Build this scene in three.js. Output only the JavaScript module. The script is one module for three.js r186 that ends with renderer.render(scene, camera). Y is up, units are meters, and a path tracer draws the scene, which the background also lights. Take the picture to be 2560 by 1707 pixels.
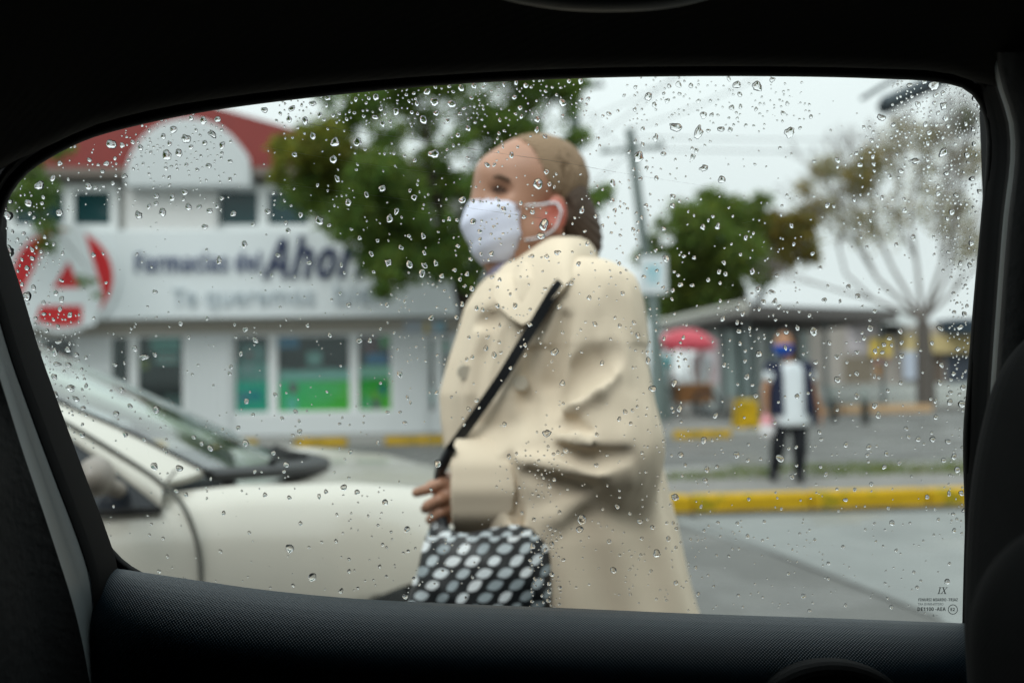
import * as THREE from 'three';
import { RoundedBoxGeometry } from 'three/addons/geometries/RoundedBoxGeometry.js';
import { mergeGeometries, toCreasedNormals } from 'three/addons/utils/BufferGeometryUtils.js';
import { FontLoader } from 'three/addons/loaders/FontLoader.js';
import { TextGeometry } from 'three/addons/geometries/TextGeometry.js';

// ---------------------------------------------------------------- camera, sky, sun, exposure
const V3 = (x, y, z) => new THREE.Vector3(x, y, z);
const FPX = 2489, EYE = 1.15, HORIZON = 955;                    // focal length and horizon in photo pixels (2560 x 1707)
const scene = new THREE.Scene();
const camera = new THREE.PerspectiveCamera(2 * Math.atan(853.5 / FPX) * 180 / Math.PI, 1024 / 682, 0.02, 900);
camera.position.set(0, EYE, 0);
camera.rotation.order = 'YXZ';
camera.rotation.set(Math.atan((HORIZON - 853.5) / FPX), 0, -0.0165);
camera.focus = 0.83;
camera.userData.fStop = 3.5;
camera.updateMatrixWorld(true);
scene.add(camera);
const renderer = new THREE.WebGLRenderer({ antialias: true });
renderer.toneMapping = THREE.LinearToneMapping;
renderer.toneMappingExposure = 1.0;
renderer.shadowMap.enabled = true;

let seed = 20240611;
const rnd = () => { seed = (seed + 0x6D2B79F5) | 0; let t = Math.imul(seed ^ (seed >>> 15), 1 | seed); t = (t + Math.imul(t ^ (t >>> 7), 61 | t)) ^ t; return ((t ^ (t >>> 14)) >>> 0) / 4294967296; };
const rr = (a, b) => a + (b - a) * rnd();
const lerp = (a, b, t) => a + (b - a) * t, clamp = (x, a = 0, b = 1) => Math.min(b, Math.max(a, x));
const smooth = (a, b, x) => { const t = clamp((x - a) / (b - a)); return t * t * (3 - 2 * t); };
const hash3 = (x, y, z) => { let h = Math.imul(x, 374761393) + Math.imul(y, 668265263) + Math.imul(z, 2147483647 ^ 1274126177); h = Math.imul(h ^ (h >>> 13), 1274126177); return ((h ^ (h >>> 16)) >>> 0) / 4294967296; };
function noise3(x, y, z) {
  const xi = Math.floor(x), yi = Math.floor(y), zi = Math.floor(z), f = t => t * t * (3 - 2 * t);
  const u = f(x - xi), v = f(y - yi), w = f(z - zi);
  const h = (a, b, c) => hash3(xi + a, yi + b, zi + c);
  return lerp(lerp(lerp(h(0, 0, 0), h(1, 0, 0), u), lerp(h(0, 1, 0), h(1, 1, 0), u), v), lerp(lerp(h(0, 0, 1), h(1, 0, 1), u), lerp(h(0, 1, 1), h(1, 1, 1), u), v), w);
}
const fbm = (x, y, z = 0, o = 4) => { let s = 0, a = 0.5, n = 0; for (let i = 0; i < o; i++) { s += a * noise3(x, y, z); n += a; x *= 2.03; y *= 2.03; z *= 2.03; a *= 0.5; } return s / n; };

// overcast sky: an even pale cloud layer, a little brighter towards the zenith
{
  const W = 512, H = 256, data = new Float32Array(W * H * 4);
  for (let j = 0; j < H; j++) for (let i = 0; i < W; i++) {
    const el = ((j + 0.5) / H - 0.5) * Math.PI, az = (i + 0.5) / W * 2 * Math.PI;
    const dx = Math.cos(el) * Math.cos(az), dz = Math.cos(el) * Math.sin(az), dy = Math.sin(el);
    const up = Math.max(dy, 0);
    const k = 1 / (up + 0.25);
    const cl = fbm(dx * k * 1.6 + 9, dz * k * 1.6 + 4, 2, 4) - 0.5;
    const L = 0.9 * (1 + 1.6 * up * up) * (1 + 0.14 * cl);
    const o = (j * W + i) * 4;
    data[o] = L * 0.915; data[o + 1] = L * 1.0; data[o + 2] = L * 1.0; data[o + 3] = 1;
    if (dy < -0.02) { data[o] = 0.2; data[o + 1] = 0.21; data[o + 2] = 0.21; }
  }
  const t = new THREE.DataTexture(data, W, H, THREE.RGBAFormat, THREE.FloatType);
  t.mapping = THREE.EquirectangularReflectionMapping; t.magFilter = t.minFilter = THREE.LinearFilter; t.needsUpdate = true;
  scene.background = t; scene.environment = t;
}
const sun = new THREE.DirectionalLight(new THREE.Color(1, 0.985, 0.96), 1.5);
sun.position.set(-10, 21, 9); sun.target.position.set(0, 0, -8);
sun.castShadow = true; sun.shadow.radius = 55; sun.shadow.mapSize.set(2048, 2048);
Object.assign(sun.shadow.camera, { left: -40, right: 40, top: 40, bottom: -40, near: 1, far: 120 });
scene.add(sun, sun.target);

// ---------------------------------------------------------------- from photo pixels to places
const ray = (px, py) => V3((px - 1280) / FPX, -(py - 853.5) / FPX, -1).applyQuaternion(camera.quaternion);
const TH = 4.5 * Math.PI / 180;                                   // the street runs a little away from us to the right
const ALONG = V3(Math.cos(TH), 0, -Math.sin(TH)), OUT = V3(-Math.sin(TH), 0, -Math.cos(TH));
const S = (s, h, d) => V3(0, h, 0).addScaledVector(ALONG, s).addScaledVector(OUT, d);
function hitD(px, py, d) { const v = ray(px, py), t = d / v.dot(OUT), p = v.multiplyScalar(t); return [p.dot(ALONG), EYE + p.y]; }           // on the upright plane d metres out
function hitH(px, py, h = 0) { const v = ray(px, py), t = (h - EYE) / v.y, p = v.multiplyScalar(t); return [p.dot(ALONG), p.dot(OUT)]; }     // on the level h
function onZ(px, py, z) { const v = ray(px, py); return v.multiplyScalar(z / v.z).add(camera.position); }                                     // on a plane across the view
function rect(x0, y0, x1, y1, d) {
  const xm = (x0 + x1) / 2, ym = (y0 + y1) / 2;
  return { s0: hitD(x0, ym, d)[0], s1: hitD(x1, ym, d)[0], h1: hitD(xm, y0, d)[1], h0: hitD(xm, y1, d)[1] };
}

// ---------------------------------------------------------------- helpers for things and parts
const taken = {};
function numbered(n) { const k = taken[n] = (taken[n] ?? -1) + 1; return k ? `${n}_${String(k).padStart(3, '0')}` : n; }
function tag(o, label, category, group) { o.userData.label = label; o.userData.category = category; if (group) o.userData.group = group; return o; }
function shadows(o) { o.traverse(c => { if (c.isMesh) { c.castShadow = c.receiveShadow = true; } }); }
function thing(name, label, category, pos, turn = TH, group) {
  const g = new THREE.Group(); g.name = numbered(name); g.position.copy(pos); g.rotation.y = turn; scene.add(g);
  g.updateMatrixWorld(true);
  return tag(g, label, category, group);
}
function part(name, geo, mat, parent) { const m = new THREE.Mesh(geo, mat); m.name = name; m.castShadow = m.receiveShadow = true; parent.add(m); return m; }
function worldPart(name, geo, mat, parent) {                      // geometry given in world coordinates
  parent.updateWorldMatrix(true, false);
  geo.applyMatrix4(new THREE.Matrix4().copy(parent.matrixWorld).invert());
  return part(name, geo, mat, parent);
}
function struct(name, geo, mat) { const m = part(numbered(name), geo, mat, scene); m.userData.kind = 'structure'; return m; }
const lin = (r, g, b) => new THREE.Color().setRGB(r, g, b);
const std = (c, roughness = 0.8, extra = {}) => new THREE.MeshPhysicalMaterial({ color: Array.isArray(c) ? lin(...c) : c, roughness, specularIntensity: roughness >= 0.6 ? 0.35 : 0.8, ...extra });
const phys = (c, roughness, extra = {}) => new THREE.MeshPhysicalMaterial({ color: Array.isArray(c) ? lin(...c) : c, roughness, ...extra });
function dataTex(w, h, fn, rep = true, srgb = false) {
  const d = new Uint8Array(w * h * 4);
  for (let j = 0; j < h; j++) for (let i = 0; i < w; i++) { const c = fn(i / w, j / h, i, j), o = (j * w + i) * 4; d[o] = c[0] * 255; d[o + 1] = c[1] * 255; d[o + 2] = c[2] * 255; d[o + 3] = 255; }
  const t = new THREE.DataTexture(d, w, h); if (rep) t.wrapS = t.wrapT = THREE.RepeatWrapping;
  t.magFilter = THREE.LinearFilter; t.minFilter = THREE.LinearMipmapLinearFilter; t.generateMipmaps = true; if (srgb) t.colorSpace = THREE.SRGBColorSpace; t.needsUpdate = true; return t;
}
function canvasTex(w, h, draw) { const c = document.createElement('canvas'); c.width = w; c.height = h; draw(c.getContext('2d'), w, h); const t = new THREE.CanvasTexture(c); t.colorSpace = THREE.SRGBColorSpace; return t; }
// seamless noise for ground and fabrics
const tileN = (u, v, f, z) => { const a = fbm(u * f, v * f, z), b = fbm((u - 1) * f, v * f, z), c = fbm(u * f, (v - 1) * f, z), e = fbm((u - 1) * f, (v - 1) * f, z); const su = smooth(0.7, 1, u), sv = smooth(0.7, 1, v); return lerp(lerp(a, b, su), lerp(c, e, su), sv); };
const groundTex = dataTex(256, 256, (u, v) => { const k = 0.66 + 0.2 * (tileN(u, v, 5, 1) - 0.5) + 0.16 * (tileN(u, v, 30, 5) - 0.5) + 0.06 * (rnd() - 0.5); return [k, k, k * 0.99]; }, true, false);
const box = (s0, s1, h0, h1, z0, z1) => new THREE.BoxGeometry(s1 - s0, h1 - h0, z1 - z0).translate((s0 + s1) / 2, (h0 + h1) / 2, (z0 + z1) / 2);
const rbox = (s0, s1, h0, h1, z0, z1, r = 0.02) => new RoundedBoxGeometry(s1 - s0, h1 - h0, z1 - z0, 2, Math.min(r, (s1 - s0) / 2.01, (h1 - h0) / 2.01, (z1 - z0) / 2.01)).translate((s0 + s1) / 2, (h0 + h1) / 2, (z0 + z1) / 2);
function bar(a, b, r0, r1 = r0, seg = 8) { const d = b.clone().sub(a), L = d.length(); return new THREE.CylinderGeometry(r1, r0, L, seg).applyQuaternion(new THREE.Quaternion().setFromUnitVectors(V3(0, 1, 0), d.normalize())).translate((a.x + b.x) / 2, (a.y + b.y) / 2, (a.z + b.z) / 2); }
function tube(pts, r, seg = 24, rad = 8) { return new THREE.TubeGeometry(new THREE.CatmullRomCurve3(pts), seg, r, rad); }
const merge = list => mergeGeometries(list.map(g => g.index ? g.toNonIndexed() : g).map(g => { for (const k of Object.keys(g.attributes)) if (!['position', 'normal', 'uv'].includes(k)) g.deleteAttribute(k); return g; }));
// a surface through rows of points, with uv in metres
function loft(rows, closed = false, flip = false) {
  const n = rows[0].length, pos = [], uv = [], idx = []; let v = 0;
  rows.forEach((row, j) => { let u = 0; if (j) v += row[n >> 1].distanceTo(rows[j - 1][n >> 1]); row.forEach((p, i) => { if (i) u += p.distanceTo(row[i - 1]); pos.push(p.x, p.y, p.z); uv.push(u, v); }); });
  const m = closed ? n : n - 1;
  for (let j = 0; j + 1 < rows.length; j++) for (let i = 0; i < m; i++) { const a = j * n + i, b = j * n + (i + 1) % n, c = a + n, d = b + n; flip ? idx.push(a, c, b, b, c, d) : idx.push(a, b, c, b, d, c); }
  const g = new THREE.BufferGeometry(); g.setAttribute('position', new THREE.Float32BufferAttribute(pos, 3)); g.setAttribute('uv', new THREE.Float32BufferAttribute(uv, 2)); g.setIndex(idx); g.computeVertexNormals(); return g;
}
function resample(pts, n, closed = false) { return new THREE.CatmullRomCurve3(pts, closed, 'centripetal').getSpacedPoints(n); }
// thick sheet: a lofted surface and its copy pushed back along the normals
function slab(rows, t) {
  const g = loft(rows), P = g.attributes.position, N = g.attributes.normal, n = rows[0].length, m = rows.length;
  const back = rows.map((r, j) => r.map((p, i) => { const k = j * n + i; return V3(P.getX(k) - N.getX(k) * t, P.getY(k) - N.getY(k) * t, P.getZ(k) - N.getZ(k) * t); }));
  const rim = [], ring = (R) => [...R[0], ...R.slice(1, -1).map(r => r[n - 1]), ...[...R[m - 1]].reverse(), ...R.slice(1, -1).map(r => r[0]).reverse()];
  return merge([g, loft(back, false, true), loft([ring(back), ring(rows)], true)]);
}

// ---------------------------------------------------------------- implicit shapes, meshed with surface nets
const smin = (a, b, k) => { const h = clamp(0.5 + 0.5 * (b - a) / k); return lerp(b, a, h) - k * h * (1 - h); };
const smax = (a, b, k) => -smin(-a, -b, k);
const cone = (a, b, ra, rb) => { const d = b.clone().sub(a), L2 = d.lengthSq(); return (x, y, z) => { const px = x - a.x, py = y - a.y, pz = z - a.z, t = clamp((px * d.x + py * d.y + pz * d.z) / L2); return Math.hypot(px - d.x * t, py - d.y * t, pz - d.z * t) - lerp(ra, rb, t); }; };
const ell = (c, rx, ry, rz) => (x, y, z) => { const a = (x - c.x) / rx, b = (y - c.y) / ry, e = (z - c.z) / rz, k = Math.hypot(a, b, e); const g = Math.hypot(a / rx, b / ry, e / rz); return g < 1e-9 ? -Math.min(rx, ry, rz) : k * (k - 1) / g; };
const union = (k, ...f) => (x, y, z) => { let d = f[0](x, y, z); for (let i = 1; i < f.length; i++) d = smin(d, f[i](x, y, z), k); return d; };
function sdfMesh(f, lo, hi, c) {
  const nx = Math.ceil((hi.x - lo.x) / c) + 1, ny = Math.ceil((hi.y - lo.y) / c) + 1, nz = Math.ceil((hi.z - lo.z) / c) + 1;
  const F = new Float32Array(nx * ny * nz), id = new Int32Array(nx * ny * nz).fill(-1), at = (i, j, k) => (k * ny + j) * nx + i;
  const BK = 5, reach = BK * c * 0.87 * 1.7;                        // blocks far from the surface take the value at their middle
  for (let K = 0; K < nz; K += BK) for (let J = 0; J < ny; J += BK) for (let I = 0; I < nx; I += BK) {
    const m = f(lo.x + (I + 2) * c, lo.y + (J + 2) * c, lo.z + (K + 2) * c), far = Math.abs(m) > reach;
    for (let k = K; k < Math.min(K + BK, nz); k++) for (let j = J; j < Math.min(J + BK, ny); j++) for (let i = I; i < Math.min(I + BK, nx); i++) F[at(i, j, k)] = far ? m : f(lo.x + i * c, lo.y + j * c, lo.z + k * c);
  }
  const pos = [], nor = [], idx = [], E = [[0, 1], [2, 3], [4, 5], [6, 7], [0, 2], [1, 3], [4, 6], [5, 7], [0, 4], [1, 5], [2, 6], [3, 7]];
  for (let k = 0; k < nz - 1; k++) for (let j = 0; j < ny - 1; j++) for (let i = 0; i < nx - 1; i++) {
    const v = []; let m = 0; for (let q = 0; q < 8; q++) { const w = F[at(i + (q & 1), j + ((q >> 1) & 1), k + (q >> 2))]; v.push(w); if (w < 0) m |= 1 << q; }
    if (m === 0 || m === 255) continue;
    let x = 0, y = 0, z = 0, n = 0;
    for (const [a, b] of E) if ((v[a] < 0) !== (v[b] < 0)) { const t = v[a] / (v[a] - v[b]); x += lerp(a & 1, b & 1, t); y += lerp((a >> 1) & 1, (b >> 1) & 1, t); z += lerp(a >> 2, b >> 2, t); n++; }
    x = lo.x + (i + x / n) * c; y = lo.y + (j + y / n) * c; z = lo.z + (k + z / n) * c;
    id[at(i, j, k)] = pos.length / 3; pos.push(x, y, z);
    const e = c * 0.7, g = V3(f(x + e, y, z) - f(x - e, y, z), f(x, y + e, z) - f(x, y - e, z), f(x, y, z + e) - f(x, y, z - e)).normalize(); nor.push(g.x, g.y, g.z);
  }
  const quad = (a, b, d, e, flip) => { if (a < 0 || b < 0 || d < 0 || e < 0) return; flip ? idx.push(a, d, b, a, e, d) : idx.push(a, b, d, a, d, e); };
  for (let k = 1; k < nz - 1; k++) for (let j = 1; j < ny - 1; j++) for (let i = 1; i < nx - 1; i++) {
    const s = F[at(i, j, k)] < 0;
    if (s !== F[at(i + 1, j, k)] < 0) quad(id[at(i, j - 1, k - 1)], id[at(i, j, k - 1)], id[at(i, j, k)], id[at(i, j - 1, k)], !s);
    if (s !== F[at(i, j + 1, k)] < 0) quad(id[at(i - 1, j, k - 1)], id[at(i - 1, j, k)], id[at(i, j, k)], id[at(i, j, k - 1)], !s);
    if (s !== F[at(i, j, k + 1)] < 0) quad(id[at(i - 1, j - 1, k)], id[at(i, j - 1, k)], id[at(i, j, k)], id[at(i - 1, j, k)], !s);
  }
  const g = new THREE.BufferGeometry(); g.setAttribute('position', new THREE.Float32BufferAttribute(pos, 3)); g.setAttribute('normal', new THREE.Float32BufferAttribute(nor, 3));
  g.setAttribute('uv', new THREE.Float32BufferAttribute(new Float32Array(pos.length / 3 * 2), 2)); g.setIndex(idx); return g;
}
// ---------------------------------------------------------------- ground, roads, kerbs
function flat(pts, h, mat, name, uvScale = 3.2) {                  // pts: [s, d] corners of a sheet
  const sh = new THREE.Shape(pts.map(([s, d]) => new THREE.Vector2(s, d)));
  const g = new THREE.ShapeGeometry(sh), P = g.attributes.position, U = g.attributes.uv;
  for (let i = 0; i < P.count; i++) { const s = P.getX(i), d = P.getY(i), p = S(s, h, d); P.setXYZ(i, p.x, p.y, p.z); U.setXY(i, s / uvScale, d / uvScale); }
  g.computeVertexNormals(); if (g.attributes.normal.getY(0) < 0) { const ix = g.index.array; for (let i = 0; i < ix.length; i += 3) [ix[i], ix[i + 1]] = [ix[i + 1], ix[i]]; g.computeVertexNormals(); }
  return struct(name, g, mat);
}
const wetTex = dataTex(256, 256, (u, v) => { const k = 0.35 + 0.5 * smooth(0.4, 0.6, tileN(u, v, 5, 8)); return [k, k, k]; });
const asphalt = std([0.15, 0.15, 0.142], 1, { map: groundTex, roughnessMap: wetTex, specularIntensity: 0.8 });
const concrete = std([0.27, 0.285, 0.278], 1, { map: groundTex, roughnessMap: wetTex, specularIntensity: 0.8 });
const paving = std([0.27, 0.26, 0.245], 0.8, { map: groundTex });
const paintTex = dataTex(256, 256, (u, v) => { const n = tileN(u, v, 14, 2), m = tileN(u, v, 5, 6), c = n > 0.62 ? 1 : 0, k = 0.85 + 0.6 * (m - 0.5); return c ? [0.55 * k, 0.7 * k, 1] : [k, k, k]; });
const yellow = std([0.5, 0.31, 0.012], 0.9, { map: paintTex }), kerbGrey = std([0.3, 0.3, 0.28], 0.85);
flat([[-300, -120], [300, -120], [300, 420], [-300, 420]], 0, asphalt, 'ground');
flat([hitH(1660, 1296), hitH(2060, 1428), hitH(2345, 1552), hitH(2900, 1800), hitH(3600, 1560), hitH(2900, 1263)], 0.005, concrete, 'concrete_lane');
flat([hitH(1700, 1291), hitH(2345, 1549), hitH(2362, 1549), hitH(1712, 1290)].map(([s, d]) => [s, d]), 0.009, std([0.13, 0.13, 0.125], 0.9), 'road_joint');
const KD = (hitH(1690, 1287)[1] + hitH(2400, 1264)[1]) / 2;          // median kerb
const MS = hitH(1430, 1290)[0], PS0 = hitH(1893, 1084)[0];
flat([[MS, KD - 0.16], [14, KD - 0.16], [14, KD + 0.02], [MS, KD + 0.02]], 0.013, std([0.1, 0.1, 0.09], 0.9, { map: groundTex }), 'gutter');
flat([[-60, KD + 3.2], [60, KD + 3.2], [60, 30.5], [PS0 + 0.05, 30.5], [PS0 + 0.05, 18.95], [-60, 18.95]], 0.004, asphalt, 'road');
function ridge(s0, s1, d0, d1, h0, h1, mat, name, bev = 0.02) {
  const g = rbox(s0, s1, h0, h1, -d1, -d0, bev); { const P = g.attributes.position, U = g.attributes.uv; for (let i = 0; i < P.count; i++) U.setXY(i, P.getX(i) / 1.1, (P.getY(i) - P.getZ(i)) / 1.1); } g.rotateY(TH); return struct(name, g, mat);
}
for (let s = MS; s < 13; s += 1.05) ridge(s, s + 1.038, KD + rr(0, 0.006), KD + 0.2, -0.1, 0.15 + rr(-0.003, 0.004), yellow, 'median_kerb', 0.03);
ridge(MS, 14, KD + 0.203, KD + 2.55, -0.1, 0.146, paving, 'median_pavement');
ridge(MS, 14, KD + 2.553, KD + 2.7, -0.1, 0.15, kerbGrey, 'median_back_kerb');
{ // grass growing along the back of the median
  const pos = [], col = []; const G0 = KD + 1.35, G1 = KD + 2.5;
  for (let i = 0; i < 9000; i++) {
    const s = rr(MS + 0.2, 9), d = rr(G0, G1), den = fbm(s * 1.1, d * 1.7, 3); if (den < 0.47 - 0.04 * (s - 3)) continue;
    const h = rr(0.03, 0.09), a = rr(0, 6.28), w = 0.006, lx = rr(-0.03, 0.03);
    const A = S(s + Math.cos(a) * w, 0.14, d + Math.sin(a) * w), B = S(s - Math.cos(a) * w, 0.14, d - Math.sin(a) * w), C = S(s + lx, 0.14 + h, d + rr(-0.03, 0.03));
    const k = rr(0.7, 1.3), y = rnd() < 0.3 ? 1.6 : 1;
    for (const p of [A, B, C]) { pos.push(p.x, p.y, p.z); col.push(0.085 * k * y, 0.13 * k, 0.02 * k); }
  }
  const g = new THREE.BufferGeometry(); g.setAttribute('position', new THREE.Float32BufferAttribute(pos, 3)); g.setAttribute('color', new THREE.Float32BufferAttribute(col, 3)); g.computeVertexNormals();
  const m = part('grass', g, new THREE.MeshStandardMaterial({ vertexColors: true, roughness: 0.9, side: THREE.DoubleSide }), scene); m.userData = { kind: 'stuff', label: 'sparse green grass along the back edge of the median', category: 'grass' };
}
// far pavement in front of the shop, kerb painted in yellow and bare lengths
const FK = 19.0;
const PS = hitH(1893, 1084)[0];
ridge(-40, PS, FK + 0.2, 60, -0.1, 0.147, paving, 'pavement');
ridge(PS + 0.01, 40, 30.75, 60, -0.1, 0.147, paving, 'pavement');
{ let s = -40, k = 0; while (s < PS) { const L = Math.min(k % 2 ? rr(0.7, 1.5) : rr(0.45, 0.9), PS - s + 0.02); ridge(s, s + L - 0.008, FK + 0.08, FK + 0.197, -0.1, 0.15, k % 2 ? yellow : kerbGrey, 'pavement_kerb', 0.02); s += L; k++; } }

// ---------------------------------------------------------------- shop with white sign band
const font = await new FontLoader().loadAsync('fonts/droid/droid_sans_bold.typeface.json');
const fontR = await new FontLoader().loadAsync('fonts/droid/droid_sans_regular.typeface.json');
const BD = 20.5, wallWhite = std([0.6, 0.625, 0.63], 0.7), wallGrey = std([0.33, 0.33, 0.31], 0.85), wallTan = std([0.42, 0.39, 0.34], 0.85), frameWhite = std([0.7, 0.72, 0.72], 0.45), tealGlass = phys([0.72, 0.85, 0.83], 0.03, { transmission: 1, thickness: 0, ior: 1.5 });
const dark = std([0.02, 0.024, 0.024], 0.8);
const shop = thing('pharmacy_building', 'white pharmacy with red hipped roof and a wide lettered sign band', 'building', S(0, 0, BD));
const inShop = (x0, y0, x1, y1, z0, z1, d = BD) => { const r = rect(x0, y0, x1, y1, d); return box(r.s0, r.s1, r.h0, r.h1, z0, z1); };   // z: metres in front of the wall
{
  const P = (name, x0, y0, x1, y1, z0, z1, mat, parent = shop) => part(name, inShop(x0, y0, x1, y1, z0, z1), mat, parent);
  const R = (x0, y0, x1, y1) => rect(x0, y0, x1, y1, BD);
  // walls round the openings
  const sL = hitD(-420, 900, BD)[0], sR = hitD(1330, 900, BD)[0];
  const wy = { top: R(500, 428, 560, 500).h1, sign: R(500, 800, 560, 900).h1, win: R(640, 832, 800, 900).h1, sill: R(640, 900, 800, 1036).h0 };
  const W = (a, b, h0, h1, mat = wallWhite, name = 'wall', z = 0) => part(name, box(a, b, h0, h1, -0.22, z), mat, shop);
  const sx = (px) => hitD(px, 930, BD)[0];
  W(sL, sx(98), 0.147, wy.win, wallWhite);                            // far left
  W(sx(190), sx(268), 0.147, wy.win, wallWhite);
  W(sx(463), sx(577), 0.147, wy.win, wallWhite, 'pier', 0.05);
  W(sx(577.5), sx(984.5), 0.147, wy.sill, wallWhite, 'wall');
  W(sx(985), sx(1066), 0.147, wy.win, wallWhite, 'pier', 0.05);
  W(sx(1066.5), sx(1130), 0.147, wy.sill, wallWhite);
  W(sx(1130.5), sR, 0.147, wy.win, wallWhite);
  for (let k = 0; k < 6; k++) { const a = sx(466 + k * 18.5); part('pier_rib', rbox(a, a + 0.1, 0.15, wy.win - 0.01, 0.051, 0.068, 0.008), wallWhite, shop); }
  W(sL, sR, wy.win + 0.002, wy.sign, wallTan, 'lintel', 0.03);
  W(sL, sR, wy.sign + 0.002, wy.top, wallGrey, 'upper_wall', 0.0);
  // rooms behind the glass
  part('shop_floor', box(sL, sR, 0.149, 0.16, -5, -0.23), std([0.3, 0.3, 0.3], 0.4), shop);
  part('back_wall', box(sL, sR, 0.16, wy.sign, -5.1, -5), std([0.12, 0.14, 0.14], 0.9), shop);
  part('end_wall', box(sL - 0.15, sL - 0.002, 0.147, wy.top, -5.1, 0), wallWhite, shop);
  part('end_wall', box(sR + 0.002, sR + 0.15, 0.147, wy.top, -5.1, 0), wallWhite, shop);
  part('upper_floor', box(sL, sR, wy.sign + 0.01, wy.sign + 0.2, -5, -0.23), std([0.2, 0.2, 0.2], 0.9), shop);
  // shop window of three panes
  const win = (x0, y0, x1, y1, splits, name) => {
    const g = new THREE.Group(); g.name = name; shop.add(g);
    const r = R(x0, y0, x1, y1), t = 0.07;
    part('frame', merge([box(r.s0, r.s1, r.h1 - t, r.h1, -0.12, -0.02), box(r.s0, r.s1, r.h0, r.h0 + t, -0.12, -0.02), box(r.s0, r.s0 + t, r.h0 + t, r.h1 - t, -0.12, -0.02), box(r.s1 - t, r.s1, r.h0 + t, r.h1 - t, -0.12, -0.02)]), frameWhite, g);
    const edges = [r.s0 + t / 2, ...splits.map(sx), r.s1 - t / 2];
    splits.forEach(p => part('mullion', box(sx(p) - 0.09, sx(p) + 0.09, r.h0 + t, r.h1 - t, -0.115, -0.025), frameWhite, g));
    for (let i = 0; i + 1 < edges.length; i++) part('pane', box(edges[i] + 0.03, edges[i + 1] - 0.03, r.h0 + t / 2, r.h1 - t / 2, -0.075, -0.071), tealGlass, g);
    return g;
  };
  win(577, 831, 985, 1036, [681, 884], 'shop_window');
  win(1066, 836, 1131, 1036, [1096], 'shop_window');
  win(268, 834, 464, 1062, [331], 'shop_door');
  win(98, 838, 190, 1062, [], 'shop_door');
  // posters stuck inside the panes, and pale panels added there to brighten the rooms
  const posterAndPanel = (x0, y0, x1, y1, draw, z = -0.1, name = 'poster_and_added_panel') => { const r = R(x0, y0, x1, y1); const g = new THREE.BoxGeometry(r.s1 - r.s0, r.h1 - r.h0, 0.006).translate((r.s0 + r.s1) / 2, (r.h0 + r.h1) / 2, z); return part(name, g, new THREE.MeshStandardMaterial({ map: canvasTex(128, 96, draw), roughness: 0.6 }), shop); };
  const grad = (c, w, h, a, b) => { const g = c.createLinearGradient(0, 0, w, h * 0.7); g.addColorStop(0, a); g.addColorStop(1, b); c.fillStyle = g; c.fillRect(0, 0, w, h); };
  const blob = (c, x, y, rx, ry, col) => { c.fillStyle = col; c.beginPath(); c.ellipse(x, y, rx, ry, 0, 0, 7); c.fill(); };
  posterAndPanel(582, 952, 672, 1031, (c, w, h) => { grad(c, w, h, '#20c0ac', '#18b89c'); blob(c, 34, 50, 16, 14, '#7a8cae'); blob(c, 74, 46, 26, 14, '#1193a8'); });
  posterAndPanel(692, 952, 874, 1028, (c, w, h) => { grad(c, w, h, '#50dcab', '#74d83e'); blob(c, 27, 22, 8, 15, '#b2447e'); blob(c, 25, 70, 11, 26, '#8fd6c2'); c.fillStyle = '#86dc9e'; for (let k = 0; k < 4; k++) c.fillRect(50, 22 + k * 13, 62 - k * 6, 5); });
  posterAndPanel(895, 948, 981, 1026, (c, w, h) => { grad(c, w, h, '#5ccc66', '#7ad424'); blob(c, 92, 30, 15, 20, '#2e8f9a'); blob(c, 66, 78, 16, 14, '#a86a96'); blob(c, 62, 48, 12, 10, '#b0b840'); blob(c, 30, 74, 12, 16, '#a6d6b8'); });
  posterAndPanel(692, 926, 874, 950, (c, w, h) => { grad(c, w, h, '#a8c2be', '#b8cfc8'); });  // added pale panel in place of the counter behind, brightens the pane
  posterAndPanel(582, 905, 672, 950, (c, w, h) => { grad(c, w, h, '#7d9897', '#8aa5a2'); blob(c, 50, 30, 22, 14, '#b8a2aa'); });  // pale panel added on the pane for the bright goods inside
  posterAndPanel(895, 914, 981, 946, (c, w, h) => { grad(c, w, h, '#a2c4b4', '#b0cfb4'); });
  posterAndPanel(765, 878, 802, 912, (c, w, h) => { grad(c, w, h, '#98aaa8', '#a6b2b0'); });  // white boxes inside, given as an added flat panel to brighten the window
  posterAndPanel(600, 862, 660, 900, (c, w, h) => { grad(c, w, h, '#7e8e90', '#8a9698'); blob(c, 44, 60, 20, 22, '#a6505c'); });
  posterAndPanel(691, 838, 745, 870, (c, w, h) => { grad(c, w, h, '#3b83b4', '#2d78ae'); });
  posterAndPanel(915, 884, 968, 910, (c, w, h) => { grad(c, w, h, '#1c7fb8', '#1a6fae'); }, -0.1);
  posterAndPanel(903, 838, 940, 882, (c, w, h) => { grad(c, w, h, '#7d3444', '#8d2030'); });
  posterAndPanel(948, 834, 976, 866, (c, w, h) => { grad(c, w, h, '#4c9c52', '#5aa838'); });
  posterAndPanel(385, 885, 440, 908, (c, w, h) => { c.fillStyle = '#9fb6b4'; c.fillRect(0, 0, w, h); c.fillStyle = '#b44a4e'; c.fillRect(8, 38, 112, 24); });
  posterAndPanel(348, 900, 366, 922, (c, w, h) => { c.fillStyle = '#a08a30'; c.fillRect(0, 0, w, h); });
  posterAndPanel(372, 842, 445, 876, (c, w, h) => { grad(c, w, h, '#6f9a93', '#7fa8a4'); });
  posterAndPanel(1080, 850, 1126, 880, (c, w, h) => { grad(c, w, h, '#3f9a86', '#3fa584'); });
  posterAndPanel(1068, 960, 1126, 1010, (c, w, h) => { grad(c, w, h, '#8ec0c4', '#a4c4c8'); blob(c, 24, 22, 18, 12, '#8e6a76'); });
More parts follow.
